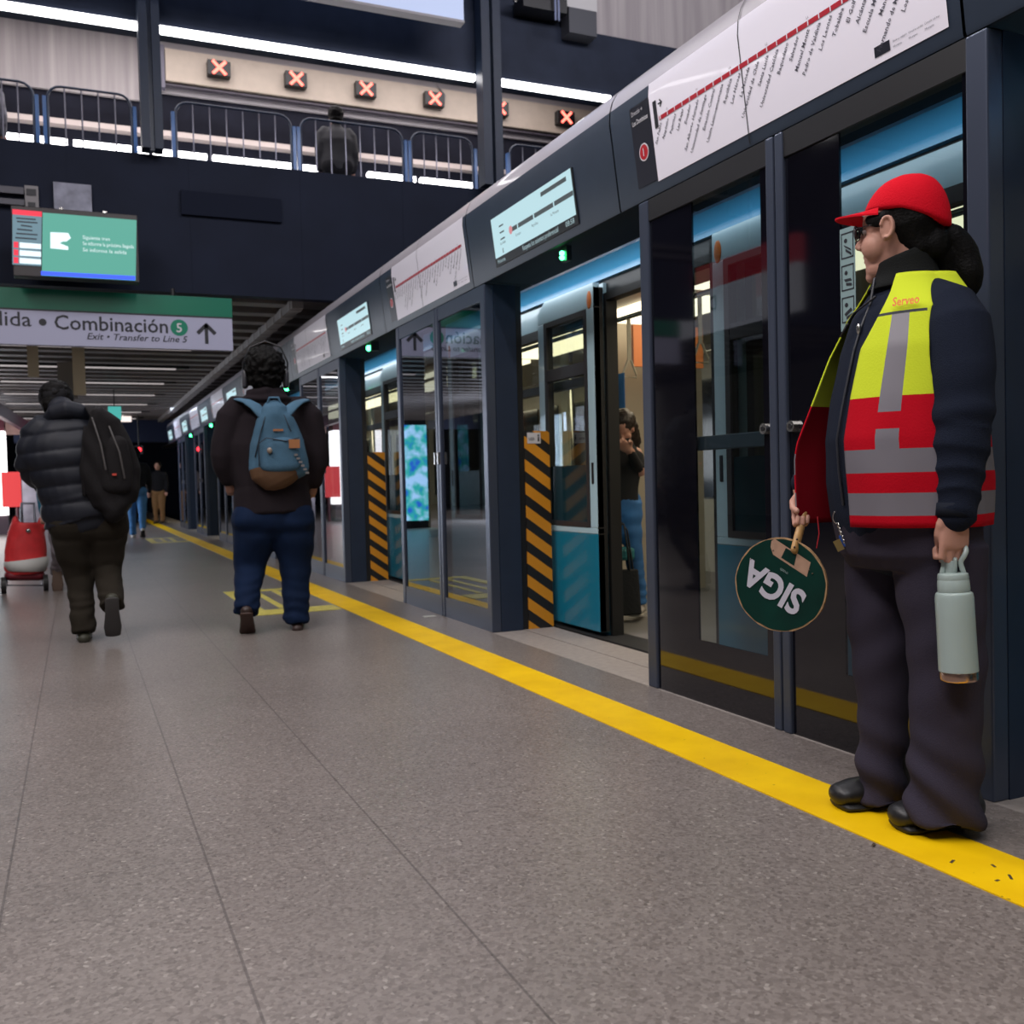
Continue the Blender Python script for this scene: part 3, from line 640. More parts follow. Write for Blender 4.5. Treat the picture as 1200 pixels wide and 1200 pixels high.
# sticker with three pictograms and a dark sticker on the near panel
def PX(px, py, x):
    r = view_ray(px, py); return r * (x / r.x) + V((0, 0, CAM_Z))
xs_ = XP - 0.0015 + 0.012
t = thing('pictogram_sticker', (xs_, 2.4, 1.5), 'pale strip of three pictograms on the dark glass in front of the cap peak', 'sticker')
ya, yb = 2.42, 2.355
MB().box(xs_, xs_ + .001, ya, yb, 1.345, 1.665).build('sheet', mat('sticker_pale', (0.22, 0.32, 0.33), 0.4), t)
k = MB()
for i in range(3):
    z = 1.37 + i * 0.1; a_, b_ = ya - .006, yb + .006
    k.box(xs_ - .001, xs_, a_, b_, z, z + .004).box(xs_ - .001, xs_, a_, b_, z + .076, z + .08).box(xs_ - .001, xs_, a_, a_ - .003, z, z + .08).box(xs_ - .001, xs_, b_, b_ + .003, z, z + .08)
    k.ball((xs_ - .001, a_ - .02, z + .055), (0.0005, .007, .007)).obox((xs_ - .001, a_ - .028, z + .032), V((0, -.014, .008 * (1 - i))), V((0, .003, .004)), V((.0004, 0, 0)))
    k.obox((xs_ - .001, a_ - .032, z + .018), V((0, .012, .006 * (i - 1) + .002)), V((0, 0, .004)), V((.0004, 0, 0)))
k.build('pictograms', ink, t)
t = thing('inspection_lamp', (2.3, 4.48, 2.04), 'green door lamp glowing over the near open door', 'lamp', 'green lamps over the doors')
gl = glow('green_led', (0.05, 1, 0.25), 14)
MB().ball((2.30, 4.47, 2.050), (.014, .014, .012)).ball((2.30, 4.47, 2.027), (.014, .014, .012)).build('led', gl, t, smooth=True)
MB().box(2.31, 2.34, 4.44, 4.50, 2.01, 2.085).build('base', black, t)
for i in range(1, 6):
    yy = 4.47 + PER * i
    t = thing('inspection_lamp', (2.3, yy, 2.04), 'green door lamp glowing over the ' + ['second', 'third', 'fourth', 'fifth', 'sixth'][i - 1] + ' open door', 'lamp', 'green lamps over the doors')
    MB().ball((2.26, yy, 2.03), (.022, .022, .024) if i == 1 else .03, n=10, m=8).build('led', gl, t, smooth=True)
    MB().box(2.27, 2.34, yy - .03, yy + .03, 2.01, 2.085).build('base', black, t)

# ------------------------------------------------------------------ header casing above the doors
PROF = [(2.62, 2.10), (2.285, 2.10), (2.25, 2.065), (2.226, 2.062), (2.222, 2.07), (2.177, 2.44), (2.180, 2.49), (2.192, 2.532), (2.215, 2.572), (2.25, 2.603), (2.30, 2.630), (2.40, 2.665), (2.62, 2.70)]
def casing(y0, y1, label):
    t = thing('header_casing', (XP, y0, 2.06), label, 'casing', 'header casings above the doors')
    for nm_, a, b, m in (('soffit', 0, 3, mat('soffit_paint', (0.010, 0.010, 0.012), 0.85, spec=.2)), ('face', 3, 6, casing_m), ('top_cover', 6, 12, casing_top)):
        k = MB(); k.loft([[(x, yy, z) for x, z in PROF[a:b + 1]] for yy in (y0 + .005, y1 - .005)], cap=False, closed=False)
        o = k.build(nm_, m, t, smooth=True)
    k = MB(); k.box(2.235, 2.6, y0 + .006, y0 + .010, 2.10, 2.58); k.build('end_plate', black, t)
    for q in (0.15, 0.5, 0.85):
        yy = y0 + (y1 - y0) * q
        MB().cyl((2.275, yy, 2.088), (2.275, yy, 2.098), 0.012, n=10).build('bolt', steel, t)
    return t
SP0 = 1.93; HP = 3.55
def face_pt(yy, z, off=0.003):   # a point on the flat face
    kx = (z - 2.07) / (2.44 - 2.07); return V((2.222 - 0.045 * kx - off, yy, z))
FR = V((0, -1, 0)); FU = (face_pt(0, 2.44) - face_pt(0, 2.07)).normalized()
NAMES = ['San Pablo', 'Neptuno', 'Pajaritos', 'Las Rejas', 'Ecuador', 'San Alberto Hurtado', 'Universidad de Santiago', 'Estación Central', 'Unión Latinoamericana', 'República', 'Los Héroes', 'La Moneda', 'Universidad de Chile', 'Santa Lucía', 'Universidad Católica', 'Baquedano', 'Salvador', 'Manuel Montt', 'Pedro de Valdivia', 'Los Leones', 'Tobalaba', 'El Golf', 'Alcántara', 'Escuela Militar', 'Manquehue', 'Hernando de Magallanes', 'Los Dominicos']
red_line = mat('line_red', (0.45, 0.012, 0.03), 0.4)
lab_dark = mat('label_navy', (0.012, 0.014, 0.024), 0.35)
lab_text = mat('label_white', (0.65, 0.65, 0.7), 0.4)
def strip_sheet(k, y0, y1, z0, z1, off):
    pts = [(x, z) for x, z in PROF if z0 < z < z1 and x < 2.26]
    f = lambda z: ((2.222 - 0.045 * (z - 2.07) / 0.37), z)
    pr = [f(z0)] + [p for p in pts if p[1] > 2.3]
    if z1 <= 2.44: pr = [f(z0), f(z1)]
    out = []
    for i, (x, z) in enumerate(pr):
        n = V((-1, 0, 0)) if z < 2.46 else V((-1, 0, (z - 2.44) * 8)).normalized()
        out.append((x + n.x * off, z + n.z * off))
    k.loft([[(x, yy, z) for x, z in out] for yy in (y0, y1)], cap=False, closed=False)
def route_map(i, label):
    s0 = SP0 + HP * i; ya, yb = s0 + 1.50, s0 + 0.045    # left and right end seen from the platform
    t = thing('route_map', (2.2, yb, 2.1), label, 'route map', 'route maps on the header casing')
    k = MB(); strip_sheet(k, yb, ya, 2.105, 2.50, .003); k.build('sheet', white_panel, t, smooth=True)
    k = MB(); strip_sheet(k, ya, ya + .15, 2.115, 2.485, .0035); lb_ = k.build('line_label', lab_dark, t, smooth=True)
    k = MB()
    k.text('Dirección →', face_pt(ya + .135, 2.405, .005), FR, FU, size=0.026, width=.085, bold=.0)
    k.text('Los Dominicos', face_pt(ya + .135, 2.365, .005), FR, FU, size=0.028, width=.118, bold=.02)
    k.build('label_lettering', lab_text, lb_, raw=True)
    c = face_pt(ya + .075, 2.245, .005)
    MB().disc(c, FR, FU, .036).build('badge_ring', lab_text, lb_, raw=True)
    MB().disc(face_pt(ya + .075, 2.245, .006), FR, FU, .030).build('badge', mat('badge_red', (0.5, 0.01, 0.02), 0.4), lb_, raw=True)
    MB().text('1', face_pt(ya + .075, 2.229, .007), FR, FU, size=.045, align='CENTER', bold=.02).build('badge_number', lab_text, lb_, raw=True)
    zl = 2.335; u0, u1 = .06, 1.40
    P = lambda u, z, off=.0045: face_pt(ya - u, z, off)
    k = MB(); k.poly([P(u0, zl - .008), P(u1, zl - .008), P(u1, zl + .008), P(u0, zl + .008)]); k.build('red_line', red_line, t, raw=True)
    k = MB(); kt = MB(); n = len(NAMES)
    for j, s in enumerate(NAMES):
        u = u0 + .01 + (u1 - u0 - .02) * j / (n - 1)
        k.poly([P(u - .0025, zl - .008, .0055), P(u + .0025, zl - .008, .0055), P(u + .0025, zl + .008, .0055), P(u - .0025, zl + .008, .0055)])
        ang = math.radians(54); r = FR * math.cos(ang) + FU * math.sin(ang); uu = -FR * math.sin(ang) + FU * math.cos(ang)
        MB().text(s, P(u + .004, zl - .022), r, uu, size=.0225, align='RIGHT', bold=.012, res=1, ext=0.0).build('station_name', mat('map_ink', (0.09, 0.09, 0.12), 0.5), t, raw=True)
        if j % 4 == 1: kt.text('L' + str(1 + j % 6), P(u - .006, zl + .014), FR, FU, size=.012, res=1, ext=0)
    k.build('station_ticks', white_panel, t, raw=True)
    kt.build('line_numbers', MT['map_ink'], t, raw=True)
    k = MB(); k.poly([P(.025, zl - .03), P(.05, zl - .03), P(.05, zl + .075), P(.025, zl + .075)])
    k.obox(P(.075, zl + .055), FR * .012, FU * .0025, V((.0003, 0, 0)))
    for s in (1, -1): k.obox(P(.083, zl + .055 + s * .006), FR * .008 - FU * (.008 * s), FR * .002 + FU * .002 * s, V((.0003, 0, 0)))
    k.build('terminus_mark', ink, t, raw=True)
    k = MB(); k.poly([P(1.19, 2.125), P(1.25, 2.125), P(1.25, 2.155), P(1.19, 2.155)]); k.build('legend_block', lab_dark, t, raw=True)
    k = MB()
    for j, s in enumerate(('Estación con combinación', 'Conexión con bus', 'Conexión con tren')):
        k.text(s, P(1.262 + j * .058, 2.142), FR, FU, size=.010, width=.052, res=1, ext=0)
        k.text('Horario', P(1.262 + j * .058, 2.127), FR, FU, size=.010, res=1, ext=0)
    k.build('legend', MT['map_ink'], t, raw=True)
    # seam halfway
    k = MB(); strip_sheet(k, ya - .585, ya - .590, 2.07, 2.58, .0042); k.build('seam', black, t)
    return t
ordw = ['large and near, above the red cap', 'between the two lit line screens', 'just right of the head with headphones', 'fourth from the near end', 'fifth from the near end', 'sixth from the near end', 'seventh from the near end']
for i in range(7):
    s0 = SP0 + HP * i
    casing(s0, s0 + 1.82, 'dark header casing behind the white route map ' + ordw[i])
    casing(s0 + 1.82, s0 + HP, 'dark header casing behind the lit line screen, ' + ['nearest', 'second', 'third', 'fourth', 'fifth', 'sixth', 'seventh'][i] + ' from the camera')
    route_map(i, 'white route map with red line, ' + ordw[i])
casing(SP0 - 1.73, SP0, 'dark header casing section at the top right corner')
casing(SP0 - 3.55, SP0 - 1.73, 'dark header casing section beyond the right picture edge')
scr_m = glow('line_screen_glow', (0.50, 0.74, 0.80), 0.98)
def line_screen(i, label):
    s0 = SP0 + HP * i
    ya, yb = s0 + 3.17, s0 + 2.20
    t = thing('line_screen', (2.18, yb, 2.1), label, 'screen', 'lit line screens on the header casing')
    k = MB(); k.obox((face_pt((ya + yb) / 2, 2.235, .002)), FR * ((ya - yb) / 2 + .012), FU * .132, V((.004, 0, 0))); k.build('bezel', black, t)
    P = lambda u, v, off=.0075: face_pt(ya - u, 2.105 + v, off)
    L = ya - yb
    k = MB(); k.poly([P(0, .045), P(L, .045), P(L, .26), P(0, .26)]); k.build('display', scr_m, t, raw=True)
    k = MB()
    k.poly([P(.24, .135, .009), P(L, .135, .009), P(L, .158, .009), P(.24, .158, .009)])
    k.poly([P(L - .33, .215, .009), P(L - .05, .215, .009), P(L - .05, .236, .009), P(L - .33, .236, .009)])
    for v in (.125, .16, .195): k.poly([P(.10, v, .009), P(.16, v, .009), P(.16, v + .008, .009), P(.10, v + .008, .009)])
    k.poly([P(.11, .055, .009), P(.12, .055, .009), P(.12, .08, .009), P(.11, .08, .009)])
    k.build('line_bar', mat('screen_bar', (0.10, 0.13, 0.14), 0.4), t, raw=True)
    k = MB()
    for u in (.33, .53, .76): k.poly([P(u, .13, .010), P(u + .012, .13, .010), P(u + .012, .163, .010), P(u, .163, .010)])
    k.build('stations', scr_m, t, raw=True)
    for u_, s_ in ((.09, 'San Pablo'), (.30, 'Ecuador'), (.50, 'República'), (.72, 'La Moneda')): MB().text(s_, P(u_, .10, .009), FR, FU, size=.02).build('station_name', mat('screen_ink', (0.05, 0.07, 0.08), 0.5), t, raw=True)
    for nm_, s_, u_, z_, w_ in (('message', 'Respeta los asientos preferencial', .36, .036, .42), ('clock', '08:58', L - .11, .036, .09), ('message', 'Próxima', .03, .03, .10)): MB().text(s_, P(u_, .012, .009), FR, FU, size=z_, width=w_, bold=.01).build(nm_, glow('screen_message', (0.5, 0.7, 0.75), 0.6), t, raw=True)
    MB().disc(P(.245, .147, .010), FR, FU, .022).build('train_marker', glow('marker_pink', (0.9, 0.35, 0.38), 0.7), t, raw=True)
    return t
for i in range(7): line_screen(i, 'lit pale blue line screen on the header casing, ' + ['nearest, over the near open door', 'second, over the second open door', 'third from the camera', 'fourth from the camera', 'fifth from the camera', 'sixth from the camera', 'farthest from the camera'][i])
struct('trim_header_back', MB().box(2.62, 2.66, -6, 30, 2.16, 2.75).box(2.30, 2.62, -6, 30, 2.105, 2.13), black)
# ================================================================== THE TRAIN
XT = 2.75
tr_up = mat('train_pale_blue', (0.42, 0.60, 0.68), 0.3, coat=0.3)
tr_lo = mat('train_teal', (0.006, 0.17, 0.27), 0.28, coat=0.3)
tr_st = mat('train_blue_strip', (0.07, 0.34, 0.60), 0.3, coat=0.3)
tr_gl = glass('train_window_glass', (0.70, 0.74, 0.68), 0.06, 0.9)
tr_in = mat('train_interior_cream', (0.46, 0.41, 0.33), 0.45)
tr_dk = mat('train_interior_dark', (0.03, 0.028, 0.03), 0.5)
train = thing('metro_train', (XT, 10, 0), 'blue and teal metro train standing at the platform behind the screen doors', 'train')
DO = [(3.69 + PER * k, 4.85 + PER * k) for k in range(-2, 7)]
Ya, Yb = DO[0][0] - 1.2, DO[-1][1] + 1.2
wn = []
edges = [Ya] + [e for d in DO for e in d] + [Yb]
for a, b in zip(edges[0::2], edges[1::2]):
    MB().box(XT, XT + .06, a, b, -0.12, 0.585).build('lower_side', tr_lo, train)
    w0, w1 = a + .12, b - .12; up = MB()
    up.box(XT, XT + .06, a, w0, .585, 2.0).box(XT, XT + .06, w1, b, .585, 2.0).box(XT, XT + .06, w0, w1, .585, .72).box(XT, XT + .06, w0, w1, 1.86, 2.0)
    wn.append((w0, w1)); up.build('upper_side', tr_up, train)
k = MB(); k.loft([[(XT - .01, y, 2.018), (XT - .012, y, 2.05), (XT + .01, y, 2.15), (XT + .06, y, 2.20), (XT + .09, y, 2.02)] for y in (Ya, Yb)]); k.build('roof_strip', tr_st, train)
MB().box(XT + .02, XT + .07, Ya, Yb, 1.94, 2.02).build('roof_seam', black, train)
k = MB(); k.loft([[(XT + .05, y, 2.18), (XT + .3, y, 2.45), (4.0, y, 2.6), (5.2, y, 2.45), (5.5, y, 2.15)] for y in (Ya, Yb)]); k.build('roof', tr_dk, train)
for a, b in wn:
    f = MB().box(XT - .004, XT + .05, a, b, .72, .78).box(XT - .004, XT + .05, a, b, 1.80, 1.86).box(XT - .004, XT + .05, a, a + .05, .78, 1.80).box(XT - .004, XT + .05, b - .05, b, .78, 1.80).box(XT - .004, XT + .05, a + .05, b - .05, 1.45, 1.50)
    f = f.build('window', tr_dk, train)
    g = MB(); g.poly([(XT + .02, a + .05, .78), (XT + .02, b - .05, .78), (XT + .02, b - .05, 1.8), (XT + .02, a + .05, 1.8)]); g.build('pane', tr_gl, f, raw=True)
orange = mat('warning_orange', (0.62, 0.16, 0.02), 0.4)
def leaf(y0, y1, side):   # side = y of the leading edge
    lead = y0 if side < 0 else y1
    x0, x1 = 2.672, 2.715
    l = MB()
    zt = 1.995
    for (a, b, c, d) in ((y0, y1, .585, .62), (y0, y0 + .085, .62, 1.86), (y1 - .085, y1, .62, 1.86)): l.box(x0, x1, a, b, c, d)
    cy = y1 if side < 0 else y0   # trailing corner is cut back
    s = -1 if side < 0 else 1
    prof = [(y0, 1.86), (y1, 1.86)]
    if side < 0: prof += [(y1, 1.93), (y1 - .10, zt), (y0, zt)]
    else: prof += [(y1, zt), (y0 + .10, zt), (y0, 1.93)]
    l.prism(prof, lambda p: (x0, p[0], p[1]), lambda p: (x1, p[0], p[1]))
    o = l.build('door_leaf', tr_up, train, bevel=0.004)
    MB().box(x0, x1, y0, y1, .03, .584).build('lower_skin', tr_lo, o, bevel=0.003)
    f = MB(); a, b = y0 + .085, y1 - .085
    f.box(x0 - .002, x1, a, b, .62, .65).box(x0 - .002, x1, a, b, 1.83, 1.86).box(x0 - .002, x1, a, a + .035, .65, 1.83).box(x0 - .002, x1, b - .035, b, .65, 1.83).box(x0, x1, a + .035, b - .035, 1.50, 1.57)
    f.build('window_frame', tr_dk, o)
    g = MB(); g.poly([(x0 + .01, a + .03, .98), (x0 + .01, b - .03, .98), (x0 + .01, b - .03, 1.83), (x0 + .01, a + .03, 1.83)]); g.build('pane', tr_gl, o, raw=True)
    MB().box(x0 + .012, x0 + .02, a + .03, b - .03, .65, .98).build('lower_pane', mat('dark_teal_pane', (0.01, 0.035, 0.045), 0.15), o)
    yy = lead - s * .045
    MB().box(x0 - .004, x0 + .001, yy - .012, yy + .012, .87, .99).build('grip', black, o, bevel=.003)
    MB().ball((x0 - .001, yy, 1.905), (.003, .028, .052)).build('warning_light', orange, o, smooth=True)
    MB().box(x0 + .002, x1 + .02, lead - s * .022 if s < 0 else lead - .0, lead + .022 if s > 0 else lead + 0.0, .03, 1.97).build('edge_rubber', rubber, o)
for a, b in DO:
    leaf(b - .02, b + .70, -1); leaf(a - .70, a + .02, 1)
for a, b in DO:
    boxes('door_jamb', rubber, train, [(XT, XT + .07, b - .03, b, 0, 1.90), (XT, XT + .07, a, a + .03, 0, 1.90), (XT, XT + .07, a, b, 1.90, 1.94)])
MB().box(2.65, XT + .1, Ya, Yb, -.06, 0.005).build('sill', mat('train_sill', (0.05, 0.05, 0.05), 0.4, metal=.5), train)
MB().box(XT + .06, 5.5, Ya, Yb, -.1, 0.0).build('floor', mat('train_floor', (0.16, 0.15, 0.145), 0.5), train)
MB().box(XT + .1, 5.5, Ya, Yb, 2.12, 2.16).build('ceiling', tr_in, train)
k = MB().box(5.4, 5.5, Ya, Yb, 0, 2.12); k.build('far_side', tr_in, train)
fg = mat('far_glass', (0.01, 0.012, 0.016), 0.08)
for (a, b), (a2, b2) in zip(DO, DO[1:]):
    boxes('far_window', fg, train, [(5.38, 5.4, b + .3, a2 - .3, .8, 1.8), (5.38, 5.4, a + .05, a + .55, .7, 1.8), (5.38, 5.4, a + .61, b - .05, .7, 1.8)])
k = MB()
for a, b in DO: k.hexa([(XT + .14, a, 1.955), (3.25, a, 1.98), (3.25, b, 1.98), (XT + .14, b, 1.955), (XT + .14, a, 2.1), (3.25, a, 2.1), (3.25, b, 2.1), (XT + .14, b, 2.1)])
k.build('door_header', mat('header_grey_cream', (0.33, 0.30, 0.26), 0.4), train)
lampm = glow('train_lamp', (1.0, 0.88, 0.62), 2.6)
k = MB()
for k_ in range(-2, 8):
    for q in (0.1, 1.85): k.box(3.62, 4.25, 3.69 + PER * k_ + q, 3.69 + PER * k_ + q + 1.45, 2.085, 2.12)
k.build('ceiling_lamp', lampm, train)
for k_ in (0, 1, 2, 3, 4):
    area('train_light', (3.9, 4.6 + PER * k_, 2.07), (0, 0, 0), .6, 2.6, 16, (1.0, 0.86, 0.64))
# seats, poles and rails
st_m = mat('seat_teal', (0.02, 0.16, 0.18), 0.5)
for a, b in DO:
    boxes('seat', st_m, train, [(XT + .08, 3.2, b + .45, b + 1.85, .38, .46), (4.95, 5.38, b + .45, b + 1.85, .38, .46)], bevel=.02)
    MB().cyl((3.9, (a + b) / 2 + .3, 0), (3.9, (a + b) / 2 + .3, 2.12), .018, n=10).build('grab_pole', mat('pole_orange', (0.55, 0.20, 0.09), 0.35), train, smooth=True)
    MB().cyl((4.4, b + .1, 0), (4.4, b + .1, 2.12), .018, n=10).build('grab_pole', steel, train, smooth=True)
MB().box(3.75, 4.6, 6.55, 6.6, 0, 2.1).build('partition', mat('partition_cream', (0.40, 0.35, 0.28), 0.4), train)
for x_ in (3.05, 4.5): MB().cyl((x_, Ya, 1.86), (x_, Yb, 1.86), .015, n=8).build('hand_rail', steel, train, smooth=True)
strap_m = mat('strap_cream', (0.55, 0.50, 0.38), 0.4)
for (x, y) in ((3.05, 4.35), (3.05, 5.08), (3.05, 5.6), (3.05, 7.9), (3.05, 8.3)):
    h = MB().box(x - .012, x + .012, y - .003, y + .003, 1.60, 1.86)
    h.tube([(x - .045, y, 1.50), (x - .045, y, 1.52), (x - .012, y, 1.60), (x + .012, y, 1.60), (x + .045, y, 1.52), (x + .045, y, 1.50)], .007, n=8, closed=True)
    h.build('hand_strap', strap_m, train, smooth=False)
MB().box(3.7, 4.3, 6.1, 6.13, 1.70, 2.0).build('orange_notice', mat('notice_orange', (0.55, 0.17, 0.05), 0.5), train)
MB().box(XT + .13, XT + .135, 4.86, 4.95, 1.3, 1.5).build('blue_sticker', mat('sticker_blue', (0.02, 0.12, 0.3), 0.5), train)
# ================================================================== PEOPLE
skin_m = mat('skin', (0.50, 0.265, 0.20), 0.5, spec=0.35)
skin_d = mat('skin_brown', (0.30, 0.15, 0.10), 0.5)  # darker brown skin tone
hair_m = mat('black_hair', (0.003, 0.0027, 0.0027), 0.6, spec=.12, bump=0.3, bscale=180)
def nz(p, s, o=0): return noise.noise(V(p) * s + V((o, o * 2, o * 3)))
def hand(mb, wr, d, pn, th, s=1.0, curl=(35, 45, 30), spread=0.0, thumb=None):
    """palm, four bent fingers of unequal length and a thumb leaving the side of the palm"""
    wr, d, pn, th = V(wr), V(d).normalized(), V(pn).normalized(), V(th).normalized()
    kn = wr + d * .085 * s
    mb.tube([wr - d * .02 * s, wr + d * .02 * s, wr + d * .055 * s, kn], [(.024 * s, .018 * s), (.032 * s, .019 * s), (.039 * s, .018 * s), (.040 * s, .014 * s)], side=th, n=14)
    for i, (off, L, r) in enumerate(((.031, .068, .0088), (.0105, .078, .0092), (-.0105, .072, .0088), (-.030, .056, .0078))):
        p = kn + th * off * s - d * (.004 if i in (0, 3) else 0) * s; q = d.copy(); pts = [p - d * .02 * s, p]; ang = 0
        for c, l in zip(curl, (.45, .30, .25)):
            ang += math.radians(c); q = d * math.cos(ang) + pn * math.sin(ang) + th * spread * off * 10
            p = p + q * L * l * s; pts.append(p)
        mb.tube(pts, [r * s, r * 1.03 * s, r * s, r * .93 * s, r * .8 * s], n=10)
    b = wr + th * .026 * s + d * .018 * s
    if thumb: tp = [b] + [V(t) for t in thumb]
    else: tp = [b, b + (th * .75 + d * .5 + pn * .25).normalized() * .032 * s, b + (th * .75 + d * .5 + pn * .25).normalized() * .032 * s + (d * .8 + pn * .6 + th * .1).normalized() * .03 * s, b + (th * .75 + d * .5 + pn * .25).normalized() * .032 * s + (d * .6 + pn * .8 - th * .1).normalized() * .054 * s]
    mb.tube(tp, [.013 * s, .0115 * s, .0105 * s, .0085 * s][:len(tp)], n=10)
def head(mb, c, f, s=1.0, upv=None):
    """simple head with brow, nose, lips, chin and ears; c centre, f facing"""
    f = V(f).normalized(); u = (upv or Z); l = u.cross(f).normalized(); u = f.cross(l).normalized(); c = V(c)
    ax = (f, l, u); P = lambda a, b, d: c + f * a * s + l * b * s + u * d * s
    mb.ball(P(-.012, 0, .03), (.098 * s, .076 * s, .088 * s), ax).ball(P(.02, 0, -.03), (.070 * s, .060 * s, .085 * s), ax).ball(P(.045, 0, -.082), (.036 * s, .036 * s, .028 * s), ax)
    mb.ball(P(.073, 0, .018), (.016 * s, .045 * s, .014 * s), ax)
    mb.tube([P(.082, 0, .012), P(.098, 0, -.018), P(.102, 0, -.028)], [.008 * s, .011 * s, .013 * s], n=8)
    mb.ball(P(.080, 0, -.055), (.014 * s, .024 * s, .010 * s), ax)
    for q in (1, -1): mb.ball(P(-.004, q * .076, -.005), (.017 * s, .008 * s, .031 * s), ax).ball(P(.045, q * .036, -.03), (.034 * s, .026 * s, .03 * s), ax)
    mb.tube([P(-.02, 0, -.06), P(-.035, 0, -.15)], [.052 * s, .056 * s], n=14)
def figure(root, J, F, S, cfg):
    """J: joints in the world. F facing, S towards the person's left. Body is one surface, clothes are children."""
    vx = cfg.get('voxel', .012); g = cfg.get('girth', 1.0); h = cfg.get('hs', 1.0)
    b = MB(); head(b, J['head'], cfg.get('look', F), h, cfg.get('up'))
    def torso(mb, e, top=True):
        c0, c1, c2, c3 = J['hip'], J['waist'], J['chest'], J['neck']
        mb.tube([c0, c1, c2, c2.lerp(c3, .55), c3], [(.165 * g + e, .115 * g + e), (.155 * g + e, .115 * g + e), (.185 * g + e, .12 * g + e), (.15 * g + e, .095 * g + e), (.06 + e, .06 + e)], side=S, n=24)
    torso(b, -.02)
    for sd in ('L', 'R'):
        if 'sh' + sd in J:
            b.tube([J['sh' + sd], J['el' + sd], J['wr' + sd]], [.045, .037, .026], n=10)
            d = (J['hd' + sd] - J['wr' + sd]).normalized(); pn = cfg.get('pn' + sd, F)
            pn = (V(pn) - d * V(pn).dot(d)).normalized(); hand(b, J['wr' + sd], d, pn, d.cross(pn) * (1 if sd == 'L' else -1), .95)
        b.tube([J['hip' + sd], J['kn' + sd], J['an' + sd]], [.07, .048, .036], n=10)
    b.skin('body', [cfg.get('skin', skin_m)], root, vx * .7, 3)
    j = MB(); e = cfg.get('coat', .012); torso(j, e)
    if cfg.get('hem'): j.tube([J['waist'], J['hip'].lerp(J['waist'], -.2)], [(.16 * g + e, .12 * g + e), (.172 * g + e, .13 * g + e)], side=S, n=24, round_ends=False)
    ar = cfg.get('arm', 1.0)
    for sd in ('L', 'R'):
        if 'sh' + sd in J:
            s0, e0, w0 = J['sh' + sd], J['el' + sd], J['wr' + sd]; pa_, pb_ = s0.lerp(e0, .72), e0.lerp(w0, .35)
            mid = pa_.lerp(pb_, .5).lerp(e0, .55)
            j.tube([s0.lerp(J['neck'], .55) - Z * .03, s0.lerp(J['neck'], .15), s0.lerp(e0, .18), pa_, mid, pb_, e0.lerp(w0, .93)], [.055 * ar, .066 * ar, .074 * ar, .064 * ar, .060 * ar, .055 * ar, .042 * ar], n=14)
    j.skin(cfg.get('coat_name', 'jacket'), [cfg['coat_m']], root, vx, cfg.get('csm', 4), disp=cfg.get('coat_disp', lambda p, n: .006 * nz(p, 9)))
    t = MB(); lr = cfg.get('leg', (.098, .075, .06))
    for sd in ('L', 'R'):
        k, a = J['kn' + sd], J['an' + sd]
        t.tube([J['hip' + sd] + Z * .03, J['hip' + sd] - Z * .1, k, k.lerp(a, .55), a, a + (a - k).normalized() * .035], [lr[0], lr[0] * 1.0, lr[1], lr[2] * 1.02, lr[2], lr[2] * .97], n=16, side=S, round_ends=False)
        t.ball(J['hip' + sd] - F * .03, (.10 * g, .10 * g, .12))
    t.tube([J['hip'] - Z * .04, J['hip'] + Z * .08], [(.165 * g, .12 * g), (.16 * g, .115 * g)], side=S, n=20)
    am = (J['anL'].z + J['anR'].z) / 2
    def td(p, n):
        q = V(p); d = min((q - J['anL']).length, (q - J['anR']).length)
        w_ = max(0, 1 - d / .3); return .007 * nz(q, 8) + (.004 + .008 * max(0, nz(q, 7, 2))) * w_ * math.sin(q.z * 95 + 5 * nz(q, 6)) + .003 * math.sin(q.z * 40 + 6 * nz(q, 3))
    t.skin('trousers', [cfg['leg_m']], root, vx, 3, disp=td)
    for sd in ('L', 'R'):
        a, to = J['an' + sd], J['to' + sd]; d = (to - a).normalized(); s_ = MB()
        an_ = math.atan2(d.dot(Z), d.dot(F)); up_ = (Z * math.cos(an_) - F * math.sin(an_)).normalized()
        ank = J['an' + sd]; L = cfg.get('foot', .25)
        sole = ank - up_ * .062
        s_.tube([sole - d * .05, sole + d * .03, sole + d * .12, sole + d * .17], [(.036, .03), (.04, .032), (.048, .027), (.042, .022)], side=S, n=14)
        s_.tube([ank - up_ * .02, sole], [(.038, .036), (.038, .045)], side=S, n=12)
        s_.skin('shoe', [cfg['shoe_m']], root, .007, 3)
        s2 = MB(); s2.tube([sole - d * .055 - up_ * .028, sole + d * .03 - up_ * .028, sole + d * .12 - up_ * .024, sole + d * .175 - up_ * .018], [(.038, .009), (.038, .009), (.049, .009), (.042, .009)], side=S, n=14)
        s2.build('sole', cfg.get('sole_m', black), root, smooth=True)
    if cfg.get('hair_m'):
        c = J['head']; lk = V(cfg.get('look', F)).normalized(); ll = Z.cross(lk).normalized(); uu = lk.cross(ll)
        hm = MB(); hm.ball(c + lk * (-.028) + uu * .04, (.098 * h, .090 * h, .092 * h), (lk, ll, uu), 20, 14)
        if cfg.get('long'): hm.tube([c - lk * .05, c - lk * .06 - uu * .12, c - lk * .05 - uu * .22], [(.075, .05), (.08, .05), (.05, .03)], side=ll)
        hm.ball(c + lk * (-.05) - uu * .03, (.065 * h, .078 * h, .07 * h), (lk, ll, uu))
        hm.skin('hair', [cfg['hair_m']], root, .008, 2, disp=lambda p, n: cfg.get('curl', .006) * (1 + 1.2 * nz(p, 40) + .8 * nz(p, 80)))
